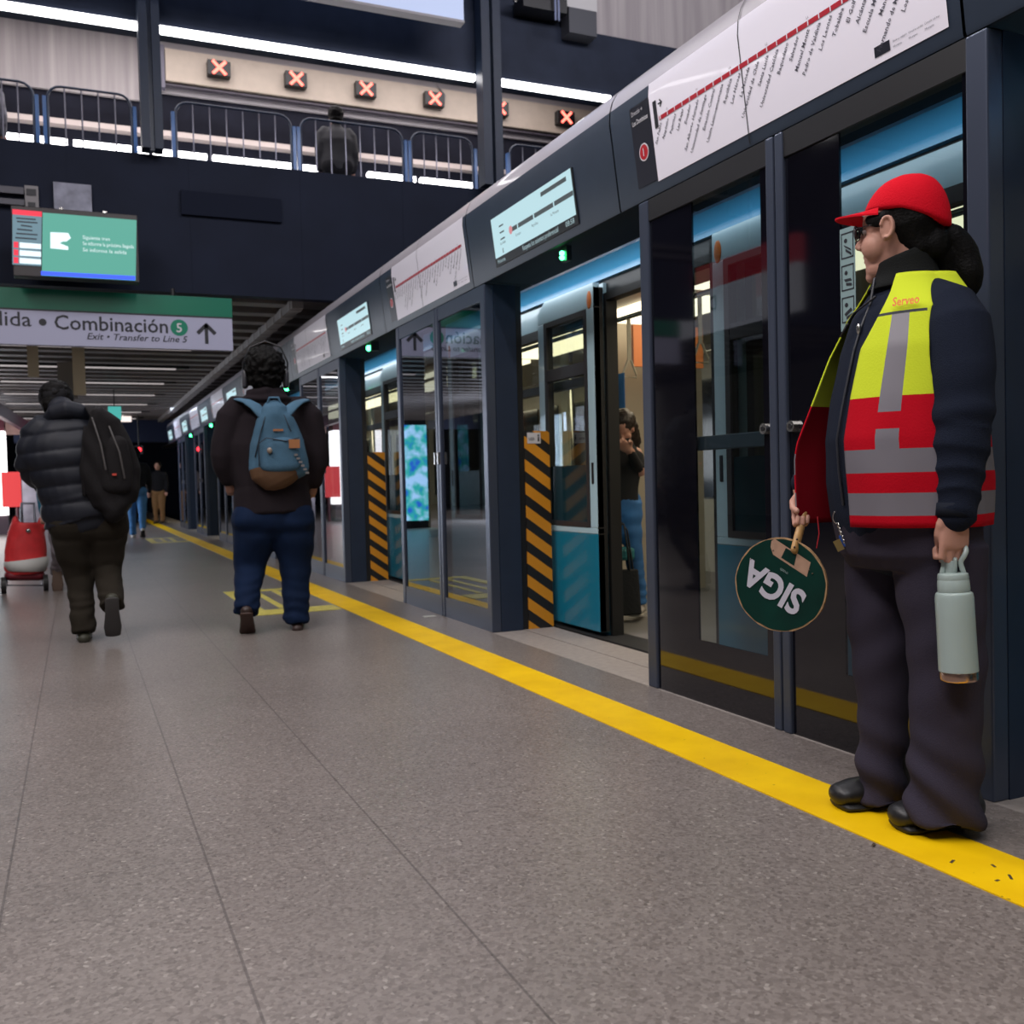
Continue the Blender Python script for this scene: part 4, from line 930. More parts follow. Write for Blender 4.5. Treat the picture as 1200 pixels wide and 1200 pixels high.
def stand_joints(x, y, H, F, stride=0.0, swing=0.0, phase=1):
    """joints for a plain standing or walking adult facing F"""
    F = V(F).normalized(); S = Z.cross(F); o = V((x, y, 0)); k = H / 1.7
    J = {'head': o + Z * 1.585 * k + F * .02, 'neck': o + Z * 1.43 * k, 'chest': o + Z * 1.24 * k, 'waist': o + Z * 1.03 * k, 'hip': o + Z * .92 * k}
    for sd, q in (('L', 1), ('R', -1)):
        w = q * phase * stride
        J['hip' + sd] = o + S * q * .09 * k + Z * .88 * k
        J['kn' + sd] = o + S * q * .09 * k + Z * .49 * k + F * (w * .5 + .02)
        lift = .10 if w < -.05 else 0
        J['an' + sd] = o + S * q * .085 * k + F * (w - .02) + Z * (.085 * k + lift)
        J['to' + sd] = J['an' + sd] + F * (.2 if not lift else .16) + Z * (0 if not lift else -.12)
        J['sh' + sd] = o + S * q * .185 * k + Z * 1.36 * k
        J['el' + sd] = o + S * q * .23 * k + Z * 1.08 * k - F * (w * .4 + .02)
        J['wr' + sd] = o + S * q * .23 * k + Z * .86 * k - F * (w * .7 - .06)
        J['hd' + sd] = J['wr' + sd] - Z * .1 + F * .03
    return J, F, S
shoe_b = mat('black_leather', (0.012, 0.012, 0.014), 0.4, spec=0.35)
shoe_w = mat('white_sneaker', (0.50, 0.46, 0.42), 0.5)
jeans_l = mat('light_blue_jeans', (0.06, 0.17, 0.36), 0.8, spec=0.15, bump=.2, bscale=200, var=.15)

# ------------------------------------------------------------------ the station attendant
W = Frame(1.93, 1.86)
lady = thing('person', (1.93, 1.86, 0), 'person in red cap and yellow and red vest holding a paddle and bottle', 'person')
F = V((-.98, .19, 0)).normalized(); L = V((-.19, -.98, 0)).normalized()   # facing, her left
hf = (-W.u * .97 - W.n * .22).normalized()                                # head turned to her right
hl = Z.cross(hf).normalized()
HC = W(1054, 271)
def HP_(a, b, c): return HC + hf * a + hl * b + Z * c
b = MB(); ax = (hf, hl, Z)
b.ball(HP_(-.008, 0, .025), (.097, .077, .092), ax, 22, 16)
b.tube([HP_(.004, 0, .045), HP_(.012, 0, -.02), HP_(.020, 0, -.075)], [(.070, .078), (.064, .075), (.050, .056)], side=hl, n=22)
b.ball(HP_(.036, 0, -.088), (.048, .046, .034), ax)              # jaw
b.ball(HP_(.048, 0, -.062), (.037, .042, .056), ax)              # muzzle
b.ball(HP_(.062, 0, -.106), (.022, .024, .018), ax)              # chin
b.ball(HP_(.012, 0, -.105), (.045, .048, .024), ax)              # under the chin
for s in (1, -1): b.ball(HP_(.050, s * .040, -.038), (.034, .028, .036), ax)   # cheeks
b.ball(HP_(.072, 0, .026), (.014, .048, .014), ax)               # brow
b.tube([HP_(.078, 0, .018), HP_(.092, 0, -.010), HP_(.099, 0, -.025)], [(.008, .009), (.010, .010), (.012, .010)], n=12)
b.ball(HP_(.092, .010, -.031), (.009, .008, .007), ax).ball(HP_(.092, -.010, -.031), (.009, .008, .007), ax)
b.ball(HP_(.077, 0, -.054), (.013, .022, .0065), ax).ball(HP_(.075, 0, -.066), (.013, .019, .0075), ax)   # lips
b.tube([HP_(-.030, 0, -.04), HP_(-.030, 0, -.10), V((*(W.o + W.u * -.01).xy, 1.36))], [.056, .055, .062], n=18)
# torso and limbs under the clothes
Tc = V((*W(1063, 560).xy, 0))
def tp(z, df=0, dl=0): return Tc + Z * z + F * df + L * dl
shL = W(1120, 384, .12); elL = W(1126, 490, .17); wrL = W(1119, 592, .19)
shR = W(1026, 378, -.15); elR = W(1004, 492, -.25); wrR = W(942, 574, -.11)
b.tube([tp(.80), tp(.95, .02), tp(1.2, .01), tp(1.33), tp(1.40)], [(.16, .12), (.16, .14), (.16, .12), (.12, .08), (.055, .055)], side=L, n=22)
b.tube([shL, elL, wrL], [.055, .045, .030], n=12); b.tube([shR, elR, wrR], [.055, .045, .030], n=12)
gripL = W(1117, 641, .19)                       # where the bottle loop hangs
dL = (W(1118, 640, .19) - wrL).normalized()
hand(b, wrL - Z * .004, dL, -L, F * 1.0 + L * .1, 1.04, curl=(6, 80, 85), thumb=[wrL + F * .036 + dL * .045, wrL + F * .036 + dL * .068 - L * .008, wrL + F * .026 + dL * .088 - L * .022])
dR = (W(938.5, 612, -.07) - wrR).normalized()
hand(b, wrR, dR, (W.n * .8 + W.u * .3), (-Z * .1 - W.u * .5 + W.n * .7), 0.92, curl=(35, 75, 60))
leg = {'L': (W(1105, 640, .07), W(1108, 800, .080), W(1108, 935, .080)), 'R': (W(1036, 640, -.07), W(1036, 800, -.070), W(1032, 905, -.07))}
for q in ('L', 'R'): b.tube(list(leg[q]), [.075, .045, .034], n=12)
b.skin('body', [skin_m], lady, .0036, 2, disp=lambda p, n: 0)
# eye, glasses, ear
for s in (1, -1):
    MB().ball(HP_(.074, s * .031, .003), (.009, .011, .009), ax).build('eye', mat('eye_white', (0.22, 0.18, 0.17), 0.3), lady, smooth=True)
    MB().ball(HP_(.081, s * .032, .002), (.003, .006, .006), ax).build('iris', mat('iris_dark', (0.01, 0.006, 0.004), 0.1), lady, smooth=True)
g = MB()
for s in (1, -1):
    g.tube([HP_(.098, s * .034, .003) + hl * (.024 * math.cos(a)) + Z * (.019 * math.sin(a)) - hf * (abs(math.cos(a)) * .004) for a in [2 * PI * i / 20 for i in range(20)]], .0014, n=6, closed=True)
    g.cyl(HP_(.092, s * .058, .010), HP_(.0, s * .081, .012), .0014, n=6)
g.cyl(HP_(.099, -.010, .008), HP_(.099, .010, .008), .0014, n=6)
gg = g.build('glasses', mat('glasses_dark', (0.02, 0.015, 0.02), 0.25), lady, smooth=True)
for s in (1, -1):
    g = MB(); g.disc(HP_(.098, s * .034, .003), hl, Z, .024, 20, .019); g.build('lens', glass('spectacle_lens', (0.35, 0.3, 0.32), .06, .9), gg, raw=True)
e = MB()
for s in (1,):
    e.ball(HP_(.010, s * .078, -.004), (.019, .007, .031), ax, 18, 14).ball(HP_(.014, s * .078, -.026), (.010, .007, .012), ax)
    e.tube([HP_(.010, s * .086, -.004) + hf * (.014 * math.cos(a)) + Z * (.025 * math.sin(a)) for a in [.3 + 4.6 * i / 14 for i in range(15)]], .0045, n=8)
e.skin('ear', [skin_m], lady, .0022, 2)
# hair: cap of hair, temple lock, tied knot and tail
h = MB()
h.tube([HP_(-.025, 0, .05), HP_(-.035, 0, .0), HP_(-.048, 0, -.045)], [(.084, .080), (.082, .072), (.064, .050)], side=hl, n=22)
for s in (1, -1):
    h.tube([HP_(.058, s * .056, .026), HP_(.042, s * .066, .022), HP_(.020, s * .074, .020)], [(.014, .012), (.018, .012), (.022, .012)], side=Z, n=12)
    h.tube([HP_(.050, s * .060, .028), HP_(.035, s * .070, .010)], [(.016, .008), (.012, .006)], side=hf, n=10)
h.ball(HP_(-.078, 0, -.045), (.042, .048, .050), ax)
tl = [W(1100, 272, 0), W(1114, 277, -.01), W(1128, 298, -.02), W(1134, 325, -.02), W(1132, 350, -.02)]
h.tube(curve_pts(tl, 3), [.020, .024, .029, .033, .035, .037, .038, .038, .038, .036, .032, .024, .014], n=18)
h.tube([W(1092, 285, 0), W(1104, 305, -.01), W(1112, 330, -.02)], [(.036, .04), (.042, .04), (.03, .025)], n=16)
h.skin('hair', [hair_m], lady, .0045, 4, disp=lambda p, n: .003 * nz(p, 22) + .0012 * nz(V((p.x, p.y, p.z * .25)), 120))
MB().tube([W(1101, 265, .0) + hl * (.028 * math.cos(a)) + (Z * .8 + hf * .45) * (.028 * math.sin(a)) for a in [2 * PI * i / 16 for i in range(16)]], .006, n=8, closed=True).build('hair_tie', mat('coral_hair_tie', (0.75, 0.12, 0.06), 0.5), lady, smooth=True)
MB().ball(W(1099, 274, .032), .006).build('tie_bead', steel, lady, smooth=True)
# cap
red = mat('cap_red', (0.60, 0.004, 0.016), 0.85, spec=.12, bump=.25, bscale=220)
c = MB(); rings = []
for i in range(0, 15):
    th = i / 14 * PI / 2
    rr = math.cos(th) ** .80
    ring_ = []
    for j in range(40):
        a = 2 * PI * j / 40; cf, cl = math.cos(a), math.sin(a)
        zb = .034 + .014 * cf - .036 * max(0, -cf) ** 1.3
        base = zb
        z = base + (.134 - base) * math.sin(th)
        seam = 1 - .012 * (abs(math.sin(3 * a)) < .10)
        wv = 1 + .018 * noise.noise(V((cf * 2.2, cl * 2.2, z * 22)))
        ring_.append(HP_(-.018 - .010 * math.sin(th) + .104 * cf * rr * seam * (1 if cf < 0 else (1 - .10 * math.sin(th))), .089 * cl * rr * seam * wv, z * (1 + (wv - 1) * .6)))
    rings.append(ring_)
c.loft(rings)
c.ball(HP_(-.026, 0, .133), (.009, .009, .005), ax)
o = c.build('cap', red, lady, smooth=True); sm = o.modifiers.new('s', 'SUBSURF'); sm.levels = 1; sm.render_levels = 1
pk = MB(); top = []; bot = []
NJ = 15
for i in range(7):
    t_ = i / 6
    r0 = []; r1 = []
    for j in range(NJ):
        v = -1 + 2 * j / (NJ - 1)
        a0 = HP_(-.016 + .106 * math.cos(v * 1.12), .089 * math.sin(v * 1.12), .046 + .004 * (1 - v * v))
        ext = .068 * (1 - abs(v) ** 2.6 * 1.0)
        p = a0 + hf * (ext * t_) + hl * (v * .004 * t_) + Z * (-.004 * t_ - .010 * t_ * v * v + .006 * t_ * (1 - v * v))
        r0.append(p + Z * .002); r1.append(p - Z * .0025)
    top.append(r0); bot.append(r1)
pk.loft(top, cap=False, closed=False); pk.loft(bot, cap=False, closed=False)
pk.loft([top[-1], bot[-1]], cap=False, closed=False)
pk.build('cap_peak', red, lady, smooth=True)
# dark sweater jacket
navyc = mat('navy_fleece', (0.010, 0.014, 0.027), 0.95, spec=0.15, bump=.35, bscale=350)
j = MB()
j.tube([tp(.79, .01), tp(.88, .012), tp(.98, .016), tp(1.08, .010), tp(1.20, .004), tp(1.29, .0), tp(1.335, -.004), tp(1.38, -.004)],
       [(.205, .165), (.208, .176), (.205, .178), (.198, .164), (.188, .140), (.160, .112), (.115, .090), (.070, .070)], side=L, n=36)
j.tube([W(1094, 352, .06), W(1110, 364, .09), shL, shL.lerp(elL, .5) + L * .004, elL, elL.lerp(wrL, .5), wrL - Z * .02], [.055, .072, .080, .079, .074, .063, .047], n=20)
j.tube([shR + L * .06, shR, elR, wrR + Z * .02], [.065, .068, .055, .038], n=18)
def jd(p, n):
    q = V(p); d = (q - elL.lerp(wrL, .65)).length
    a = max(0, 1 - d / .22); arm = a * (.007 + .010 * max(0, nz(q, 11, 3))) * (.6 - abs(math.sin(q.z * 62 + 3.5 * nz(q, 6) + (q - W.o).dot(W.u) * 12)) ** .7)
    d2 = max(0, 1 - (q - elL).length / .15); return arm + .006 * d2 * math.sin(q.z * 60 + 5 * nz(q, 5)) + .004 * nz(q, 7)
j.skin('jacket', [navyc], lady, .006, 4, disp=jd)
k = MB(); zc = HP_(-.028, 0, -.105)
rings = []
for i, (z, r, d_) in enumerate(((1.355, .095, .0), (1.385, .078, .0), (1.41, .072, -.002), (1.445, .074, -.006))):
    rings.append([V((zc.x, zc.y, 0)) + (F * .5 + hf * .5).normalized() * (r * math.cos(a) + .016 - i * .002) + L * (0) + Z.cross((F * .5 + hf * .5).normalized()) * (r * .92 * math.sin(a)) + Z * (z - .022 * math.cos(a) * (i / 3)) for a in [2 * PI * q / 28 for q in range(28)]])
k.loft(rings, cap=False); o = k.build('collar', mat('black_fleece', (0.010, 0.011, 0.011), 0.95, spec=0.15, bump=.3, bscale=300), lady, smooth=True)
so = o.modifiers.new('s', 'SOLIDIFY'); so.thickness = .008; sb = o.modifiers.new('b', 'SUBSURF'); sb.levels = 1; sb.render_levels = 1
cuff = MB(); cd_ = (wrL - elL).normalized()
cuff.tube([wrL - cd_ * .002, wrL + cd_ * .028], [.047, .045], n=20, round_ends=False); cuff.build('cuff', mat('navy_cuff', (0.012, 0.015, 0.024), .9, spec=0.15), lady, smooth=True)
# front placket of the jacket with zip
zp = MB(); pz = []
def front(z, dl=0.0, off=.0):
    pts = [(.79, .175), (.88, .188), (.98, .194), (1.08, .174), (1.20, .144), (1.29, .112), (1.335, .086), (1.40, .082)]
    for (a, b1), (c_, d_) in zip(pts, pts[1:]):
        if a <= z <= c_: r = b1 + (d_ - b1) * (z - a) / (c_ - a)
    return tp(z, r + off, dl)
zp.tube([front(z, .006, .006) for z in (.82, .90, .98, 1.06, 1.14, 1.20, 1.26, 1.32, 1.38)], .0035, n=8)
zp.build('zip', mat('zip_dark', (0.02, 0.022, 0.03), .4), lady, smooth=True)
MB().ball(front(1.255, .008, .012), (.006, .006, .014)).build('zip_pull', steel, lady, smooth=True)
# high-visibility vest: open shell around the torso, colour fields follow its sewn pieces
vy = mat('vest_yellow', (0.56, 0.66, 0.030), 0.85, spec=.12, bump=.12, bscale=200); vr = mat('vest_red', (0.44, 0.002, 0.012), 0.85, spec=.12, bump=.12, bscale=200); vg = mat('vest_grey_band', (0.17, 0.16, 0.185), 0.45)
vpip = mat('vest_dark_piping', (0.03, 0.035, 0.04), .8)
TS = [(.765, .222, .190, .010), (.80, .222, .192, .010), (.88, .224, .193, .012), (.98, .220, .192, .016), (1.08, .213, .178, .010), (1.20, .203, .154, .004), (1.29, .176, .126, .0), (1.335, .132, .104, -.004), (1.365, .104, .092, -.006), (1.385, .090, .082, -.006)]
def tsec(z):
    for p, q in zip(TS, TS[1:]):
        if p[0] <= z <= q[0]:
            t_ = (z - p[0]) / (q[0] - p[0]); return [p[i] + (q[i] - p[i]) * t_ for i in range(1, 4)]
    return list(TS[-1][1:])
zl_ = sorted(set([.765, .78, .794, .82, .848, .872, .896, .92, .936, .952, .975, 1.0, 1.013, 1.04, 1.055, 1.077, 1.10, 1.13, 1.16, 1.19, 1.22, 1.25, 1.275, 1.282, 1.30, 1.32, 1.34, 1.355, 1.37, 1.385]))
def phn(z):  # near front edge (degrees from straight ahead towards her left)
    return 12 if z < 1.2 else 12 + (z - 1.2) / .185 * 24
def phf(z): return -40
def shell(z, ph, off=0.0, flare=0.0):
    w_, d_, o_ = tsec(z); a = math.radians(ph)
    ripple = .004 * math.sin(ph * .11 + z * 5) * max(0, (1.1 - z) / .33)
    ripple += .005 * noise.noise(V((ph * .045, z * 7, 3.1))) * max(0, min(1, (1.25 - z) * 4))
    base = tp(z, o_ + (d_ + off + ripple) * math.cos(a), (w_ + off + ripple) * math.sin(a)); return base + F * .050 * flare - L * .034 * flare
def hole(z, ph):
    c_, w_ = (92, 26) if ph < 180 else (266, 28)
    zc_ = 1.215
    return (ph - c_) / w_, (z - zc_) / (.142 if z > zc_ else .20), c_, w_, zc_
def build_vest():
    v = MB(); zs = set(zl_); z = .765
    while z < 1.385: zs.add(round(z, 4)); z += .0115
    zs = sorted(zs); zs = [z for i, z in enumerate(zs) if i == 0 or z in zl_ or min(abs(z - q) for q in zl_) > .004]
    NB = 160; grid = []
    for z in zs:
        a0 = phn(z); a1 = 360 + phf(z)
        lo_, hi_ = (35, 50)
        if a0 > lo_ - 1: lo_ = a0 + .5
        if a0 > hi_ - 2: hi_ = a0 + 2
        row = [a0 + (lo_ - a0) * i / 10 for i in range(10)] + [lo_ + (hi_ - lo_) * i / 8 for i in range(8)] + [hi_ + (a1 - hi_) * i / (NB - 1) for i in range(NB)]
        grid.append([[z, ph] for ph in row])
    inside = [[False] * len(r) for r in grid]
    for i, r in enumerate(grid):
        for j_, q in enumerate(r):
            a, b_, c_, w_, zc_ = hole(q[0], q[1]); d = math.hypot(a, b_); inside[i][j_] = d < 1
    snap = {}
    for i, r in enumerate(grid):
        for j_, q in enumerate(r):
            if inside[i][j_]:
                near = any(0 <= i + di < len(grid) and 0 <= j_ + dj < len(r) and not inside[i + di][j_ + dj] for di in (-1, 0, 1) for dj in (-1, 0, 1))
                if near:
                    a, b_, c_, w_, zc_ = hole(q[0], q[1]); d = max(.01, math.hypot(a, b_))
                    snap[(i, j_)] = (zc_ + (q[0] - zc_) / d, c_ + (q[1] - c_) / d)
    V_ = {}
    def vert(i, j_):
        if (i, j_) not in V_:
            z, ph = snap.get((i, j_), grid[i][j_]); z = min(z, 1.385); fl = 0
            if ph > 285: fl = ((ph - 285) / 35) ** 1.5 * max(0, min(1, (1.27 - z) / .33))
            off = .030 * max(0, 1 - abs(ph - 130) / 32) * max(0, min(1, (z - 1.0) / .2))
            V_[(i, j_)] = v.bm.verts.new(shell(z, ph, off, fl))
        return V_[(i, j_)]
    for i in range(len(zs) - 1):
        zc_ = (zs[i] + zs[i + 1]) / 2
        for j_ in range(len(grid[0]) - 1):
            cs = [(i, j_), (i, j_ + 1), (i + 1, j_ + 1), (i + 1, j_)]
            if all(inside[a][b_] for a, b_ in cs): continue
            ph = sum(grid[a][b_][1] for a, b_ in cs) / 4
            fn = 10 <= j_ < 18
            if .794 < zc_ < .848 or .896 < zc_ < .952: m = 2
            elif fn and (zc_ > 1.04 or .952 < zc_ < 1.0) and zc_ < 1.275: m = 2
            elif 1.275 < zc_ < 1.282 and ph < 66: m = 3
            elif zc_ > 1.077: m = 0
            else: m = 1
            v.mi = m; v._f([vert(*q) for q in cs])
    iy = mat('vest_lining_yellow', (0.34, 0.38, 0.03), .9, spec=.1); ir = mat('vest_lining_red', (0.16, 0.002, 0.008), .9, spec=.1)
    o = v.build('vest', [vy, vr, vg, vpip, iy, ir, ir, iy], lady, smooth=True)
    so = o.modifiers.new('s', 'SOLIDIFY'); so.thickness = .004; so.offset = -1; so.material_offset = 4
    return o
vest = build_vest()
k = MB()
rt = (shell(1.30, 54, .012) - shell(1.30, 38, .012)).normalized()
nn_ = rt.cross(Z)
k.text('Serveo', shell(1.293, 47, .010), rt, Z * .95 - nn_ * .3, size=.032, width=.062, align='CENTER', bold=.02, ext=.002, valign='BOTTOM')
k.build('vest_lettering', mat('vest_print_orange', (0.75, 0.16, 0.03), 0.6), vest, raw=True)
# lanyard clips
k = MB()
k.tube([front(1.33, .03, .016), front(1.30, -.03, .02), front(1.27, -.045, .02), front(1.245, -.05, .022), front(1.27, -.02, .03)], .003, n=6); k.build('clip_cord', black, lady, smooth=True)
MB().ball(W(1022, 352, .02), (.008, .008, .012)).ball(W(1028, 347, .03), .006).build('clip', steel, lady, smooth=True)
# keys and tag at the belt
k = MB(); kp = W(981, 606, .06)
ring = [kp + W.u * (.010 * math.cos(a)) + Z * (.016 * math.sin(a)) for a in [2 * PI * i / 14 for i in range(14)]]
k.tube(ring, .002, n=6, closed=True)
for i in range(5): k.ball(kp + W.u * (.004 + .003 * i) - Z * (.022 + .010 * i), (.004, .004, .007))
k.build('key_chain', steel, lady, smooth=True)
MB().obox(W(987, 634, .06), W.u * .008, Z * .014, W.n * .002).build('key_tag', mat('tag_blue', (0.02, 0.07, 0.3), 0.4), lady)
MB().obox(W(983, 639, .065), W.u * .008 + Z * .004, Z * .013 - W.u * .006, W.n * .002).build('key', mat('key_brass', (0.4, 0.3, 0.12), 0.35, metal=.8), lady)
MB().obox(W(996, 625, .05), W.u * .013, Z * .022 + W.u * .002, W.n * .0015).build('id_card', mat('card_pale', (0.45, 0.48, 0.55), 0.4), lady)
MB().tube([W(958, 606, -.02), W(960, 625, -.02), W(957, 642, -.02)], .0015, n=5).build('loose_thread', mat('thread_red', (0.4, 0.01, 0.02), .8), lady)
# trousers
grey = mat('dark_grey_trousers', (0.036, 0.031, 0.048), 0.9, spec=0.15, bump=.2, bscale=260)
t = MB()
t.tube([tp(.655, 0), tp(.70, 0), tp(.80, .01)], [(.180, .125), (.20, .155), (.205, .168)], side=L, n=30, round_ends=False)
A = lambda pl, pr, y, n: (W((pl + pr) / 2, y, n), (pr - pl) / 2)
def legtube(rows, n):
    pts = []; rad = []
    for (y, a, c_) in rows:
        p = W((a + c_) / 2, y, n); s_ = (W(c_, y, n) - W(a, y, n)).length / 2
        pts.append(p); rad.append((s_, s_ * .92))
    t.tube(pts, rad, side=W.u, n=24, round_ends=False)
legtube([(640, 1040, 1158), (700, 1050, 1157), (760, 1062, 1156), (850, 1066, 1152), (910, 1063, 1151), (960, 1060, 1150)], .075)
legtube([(640, 988, 1075), (700, 989, 1072), (760, 996, 1070), (830, 1004, 1066), (890, 1005, 1062), (925, 1002, 1060), (938, 1003, 1058)], -.07)
def td(p, n):
    q = V(p); z = q.z
    lo_ = max(0, 1 - z / .30)
    s_ = (q - W.o).dot(W.u)
    return .014 * lo_ * math.sin(z * 50 + s_ * 38 + 3 * nz(q, 4)) + .004 * nz(q, 6) + .004 * max(0, 1 - abs(z - .45) / .2) * math.sin(z * 45 - s_ * 30)
t.skin('trousers', [grey], lady, .006, 3, disp=td)
# shoes
def boot(heel, toe, n):
    d = (toe - heel).normalized(); sd = Z.cross(d); s_ = MB()
    L_ = (toe - heel).length
    s_.tube([heel + d * .03 + Z * .045, heel + d * L_ * .45 + Z * .045, heel + d * L_ * .72 + Z * .043, heel + d * (L_ - .038) + Z * .040], [(.036, .040), (.039, .040), (.045, .036), (.043, .030)], side=sd, n=20)
    s_.tube([heel + d * .045 + Z * .05, heel + d * .06 + Z * .12], [(.038, .045), (.040, .045)], side=sd, n=16)
    s_.skin('shoe', [mat('safety_shoe_black', (0.010, 0.010, 0.012), 0.42)], lady, .005, 3)
    s2 = MB(); s2.tube([heel + d * .028 + Z * .012, heel + d * L_ * .4 + Z * .012, heel + d * L_ * .74 + Z * .012, heel + d * (L_ - .036) + Z * .013], [(.042, .0125), (.042, .0125), (.052, .0125), (.049, .0135)], side=sd, n=20)
    s2.build('sole', rubber, lady, smooth=True)
fz = lambda px, py: (lambda r: r * (-CAM_Z / r.z) + V((0, 0, CAM_Z)))(view_ray(px, py))
toeN = W(1040, 966, .10); toeN.z = 0; heelN = toeN - F * .262 + L * .01; boot(heelN, toeN, 0)
toeF = W(971, 936, -.02); toeF.z = 0; heelF = toeF - F * .26; boot(heelF, toeF, 0)

# ------------------------------------------------------------------ SIGA paddle
DC = W(914.5, 685, -.01)
pad = thing('signal_paddle', tuple(DC), 'round green paddle with SIGA upside down in white, held low by the attendant', 'paddle')
pn = (W.n * .97 - W.u * .24).normalized(); pu = (Z - pn * Z.dot(pn)).normalized(); pr_ = pu.cross(pn).normalized(); R_ = .1265
k = MB(); 
k.loft([[DC + pn * d + (pr_ * math.cos(a) + pu * math.sin(a)) * (R_ * (1 + .004 * math.sin(a * 9) + .003 * math.sin(a * 23))) for a in [2 * PI * i / 72 for i in range(72)]] for d in (-.005, .004)])
k.build('board', mat('cork_edge', (0.36, 0.22, 0.11), 0.8, var=.3, vscale=60), pad)
gr = MB(); gr.poly([DC + pn * .0048 + (pr_ * math.cos(a) + pu * math.sin(a)) * (R_ * (.972 + .006 * math.sin(a * 7) + .005 * math.sin(a * 17 + 1))) for a in [2 * PI * i / 90 for i in range(90)]])
gr.build('green_face', mat('paddle_green', (0.0, 0.026, 0.019), 0.4, spec=.3, var=.2, vscale=14), pad, raw=True)
def DP(px, py, off=.006):
    r = view_ray(px, py); t_ = (DC + pn * off - V((0, 0, CAM_Z))).dot(pn) / r.dot(pn); return r * t_ + V((0, 0, CAM_Z))
a_, c_ = DP(941, 707), DP(884, 662)
rd = (c_ - a_).normalized(); ud = -(pn.cross(rd)); 
if ud.dot(Z) > 0: ud = -ud
# reading direction rd, glyph tops point down in the picture
k = MB()
k.text('SIGA', DP(946, 697), DP(878.5, 655) - DP(946, 697), DP(900, 712) - DP(914, 686), size=.096, width=(DP(878.5, 655) - DP(946, 697)).length, bold=.035, ext=.001, res=4)
k.build('lettering', mat('paddle_white', (0.50, 0.49, 0.56), 0.4), pad, raw=True)
k = MB(); k.poly([DP(903, 641, .0055), DP(904, 634, .0055), DP(908, 631.5, .0055), DP(950, 659, .0055), DP(945.5, 676, .0055), DP(906, 650, .0055)])
k.build('bare_patch', mat('bare_board', (0.38, 0.235, 0.16), 0.8, var=.12, vscale=40), pad, raw=True)
k = MB(); k.poly([DP(921, 642, .0062), DP(933.5, 649.5, .0062), DP(930.5, 663, .0062), DP(915.5, 653.5, .0062)])
k.build('green_square', MT['paddle_green'], pad, raw=True)
MB().text('cruzado', DP(924, 671), DP(912, 663) - DP(924, 671), DP(905, 712) - DP(930, 672), size=.012, width=.024, ext=.0015).build('small_print', mat('print_grey', (0.25, 0.32, 0.32), .5), pad, raw=True)
wood = mat('handle_wood', (0.42, 0.24, 0.09), 0.5, var=.25, vscale=30)
k = MB(); hp = [W(931, 645, .008), W(935, 630, -.010), W(938.5, 617, -.030), W(941, 605, -.050), W(944, 590, -.075)]
k.tube(hp, [(.0135, .009), (.0145, .010), (.0125, .010), (.0115, .010), (.013, .011)], n=14); k.build('handle', wood, pad, smooth=True)
k = MB()
for px, py in ((931, 641), (934, 632)): k.ball(W(px, py, .019), (.0028, .0028, .0028))
k.build('rivet', mat('rivet_dark', (0.06, 0.03, 0.02), .5), pad, smooth=True)
k = MB()
for px, py in ((906, 645), (948, 668), (952, 672), (880, 655)): k.ball(DP(px, py, .0062), (.0025, .0025, .0012))
k.build('nail', mat('nail_dark', (0.10, 0.07, 0.05), .6), pad, smooth=True)

# ------------------------------------------------------------------ bottle in her left hand
bt = W(1116, 662, .19); bb_ = W(1124, 797, .19)
bot = thing('water_bottle', tuple(bt), 'pale green drinking bottle with a carry loop hanging from the attendant\'s left hand', 'bottle')
bd = (bb_ - bt).normalized()
mint = mat('bottle_pale_green', (0.34, 0.42, 0.40), 0.32, coat=.2)
def BP(t_, r): 
    u_ = (W.u - bd * W.u.dot(bd)).normalized(); v_ = bd.cross(u_)
    return [bt + bd * t_ + u_ * (r * math.cos(2 * PI * i / 36)) + v_ * (r * math.sin(2 * PI * i / 36)) for i in range(36)]
Lb = (bb_ - bt).length
def prof(k, pts): k.loft([BP(t_, r) for t_, r in pts]); return k
prof(MB(), [(.062, .036), (.066, .0405), (.078, .0425), (.13, .0425), (Lb * .55, .0425), (Lb - .024, .0435), (Lb - .022, .0435)]).build('body', mint, bot, smooth=True, bevel=.001)
prof(MB(), [(Lb - .022, .0425), (Lb - .004, .0425), (Lb, .040)]).build('base_ring', mat('copper_steel', (0.62, 0.42, 0.32), 0.22, metal=1), bot, smooth=True, bevel=.0008)
prof(MB(), [(.018, .028), (.020, .033), (.030, .0345), (.034, .0335), (.036, .0345), (.050, .0355), (.062, .0355)]).build('lid', mint, bot, smooth=True, bevel=.001)
uu = (W.u - bd * W.u.dot(bd)).normalized()
k = MB(); k.tube([bt + bd * .022 - uu * .004, bt - bd * .010 - uu * .004], [(.013, .012), (.011, .010)], side=uu, round_ends=False)
k.build('spout', mint, bot, smooth=True, bevel=.001)
k = MB(); k.tube([bt + bd * .014 + uu * .004, bt - bd * .012 + uu * .006], [(.006, .010)] * 2, side=uu).build('latch', mint, bot, smooth=True)
k = MB(); lp = [bt + bd * .022 + uu * .024, bt - bd * .004 + uu * .018, bt - bd * .020 + uu * .026, bt - bd * .032 + uu * .031 - W.n * .004, bt - bd * .042 + uu * .026 - W.n * .010, bt - bd * .046 - W.n * .014, bt - bd * .042 - uu * .026 - W.n * .010, bt - bd * .032 - uu * .033 - W.n * .004, bt - bd * .020 - uu * .026, bt - bd * .004 - uu * .018, bt + bd * .022 - uu * .024]
lp = curve_pts(lp, 4); k.tube(lp, [(.0035, .006)] * len(lp), side=W.n, n=10).build('carry_loop', mint, bot, smooth=True)

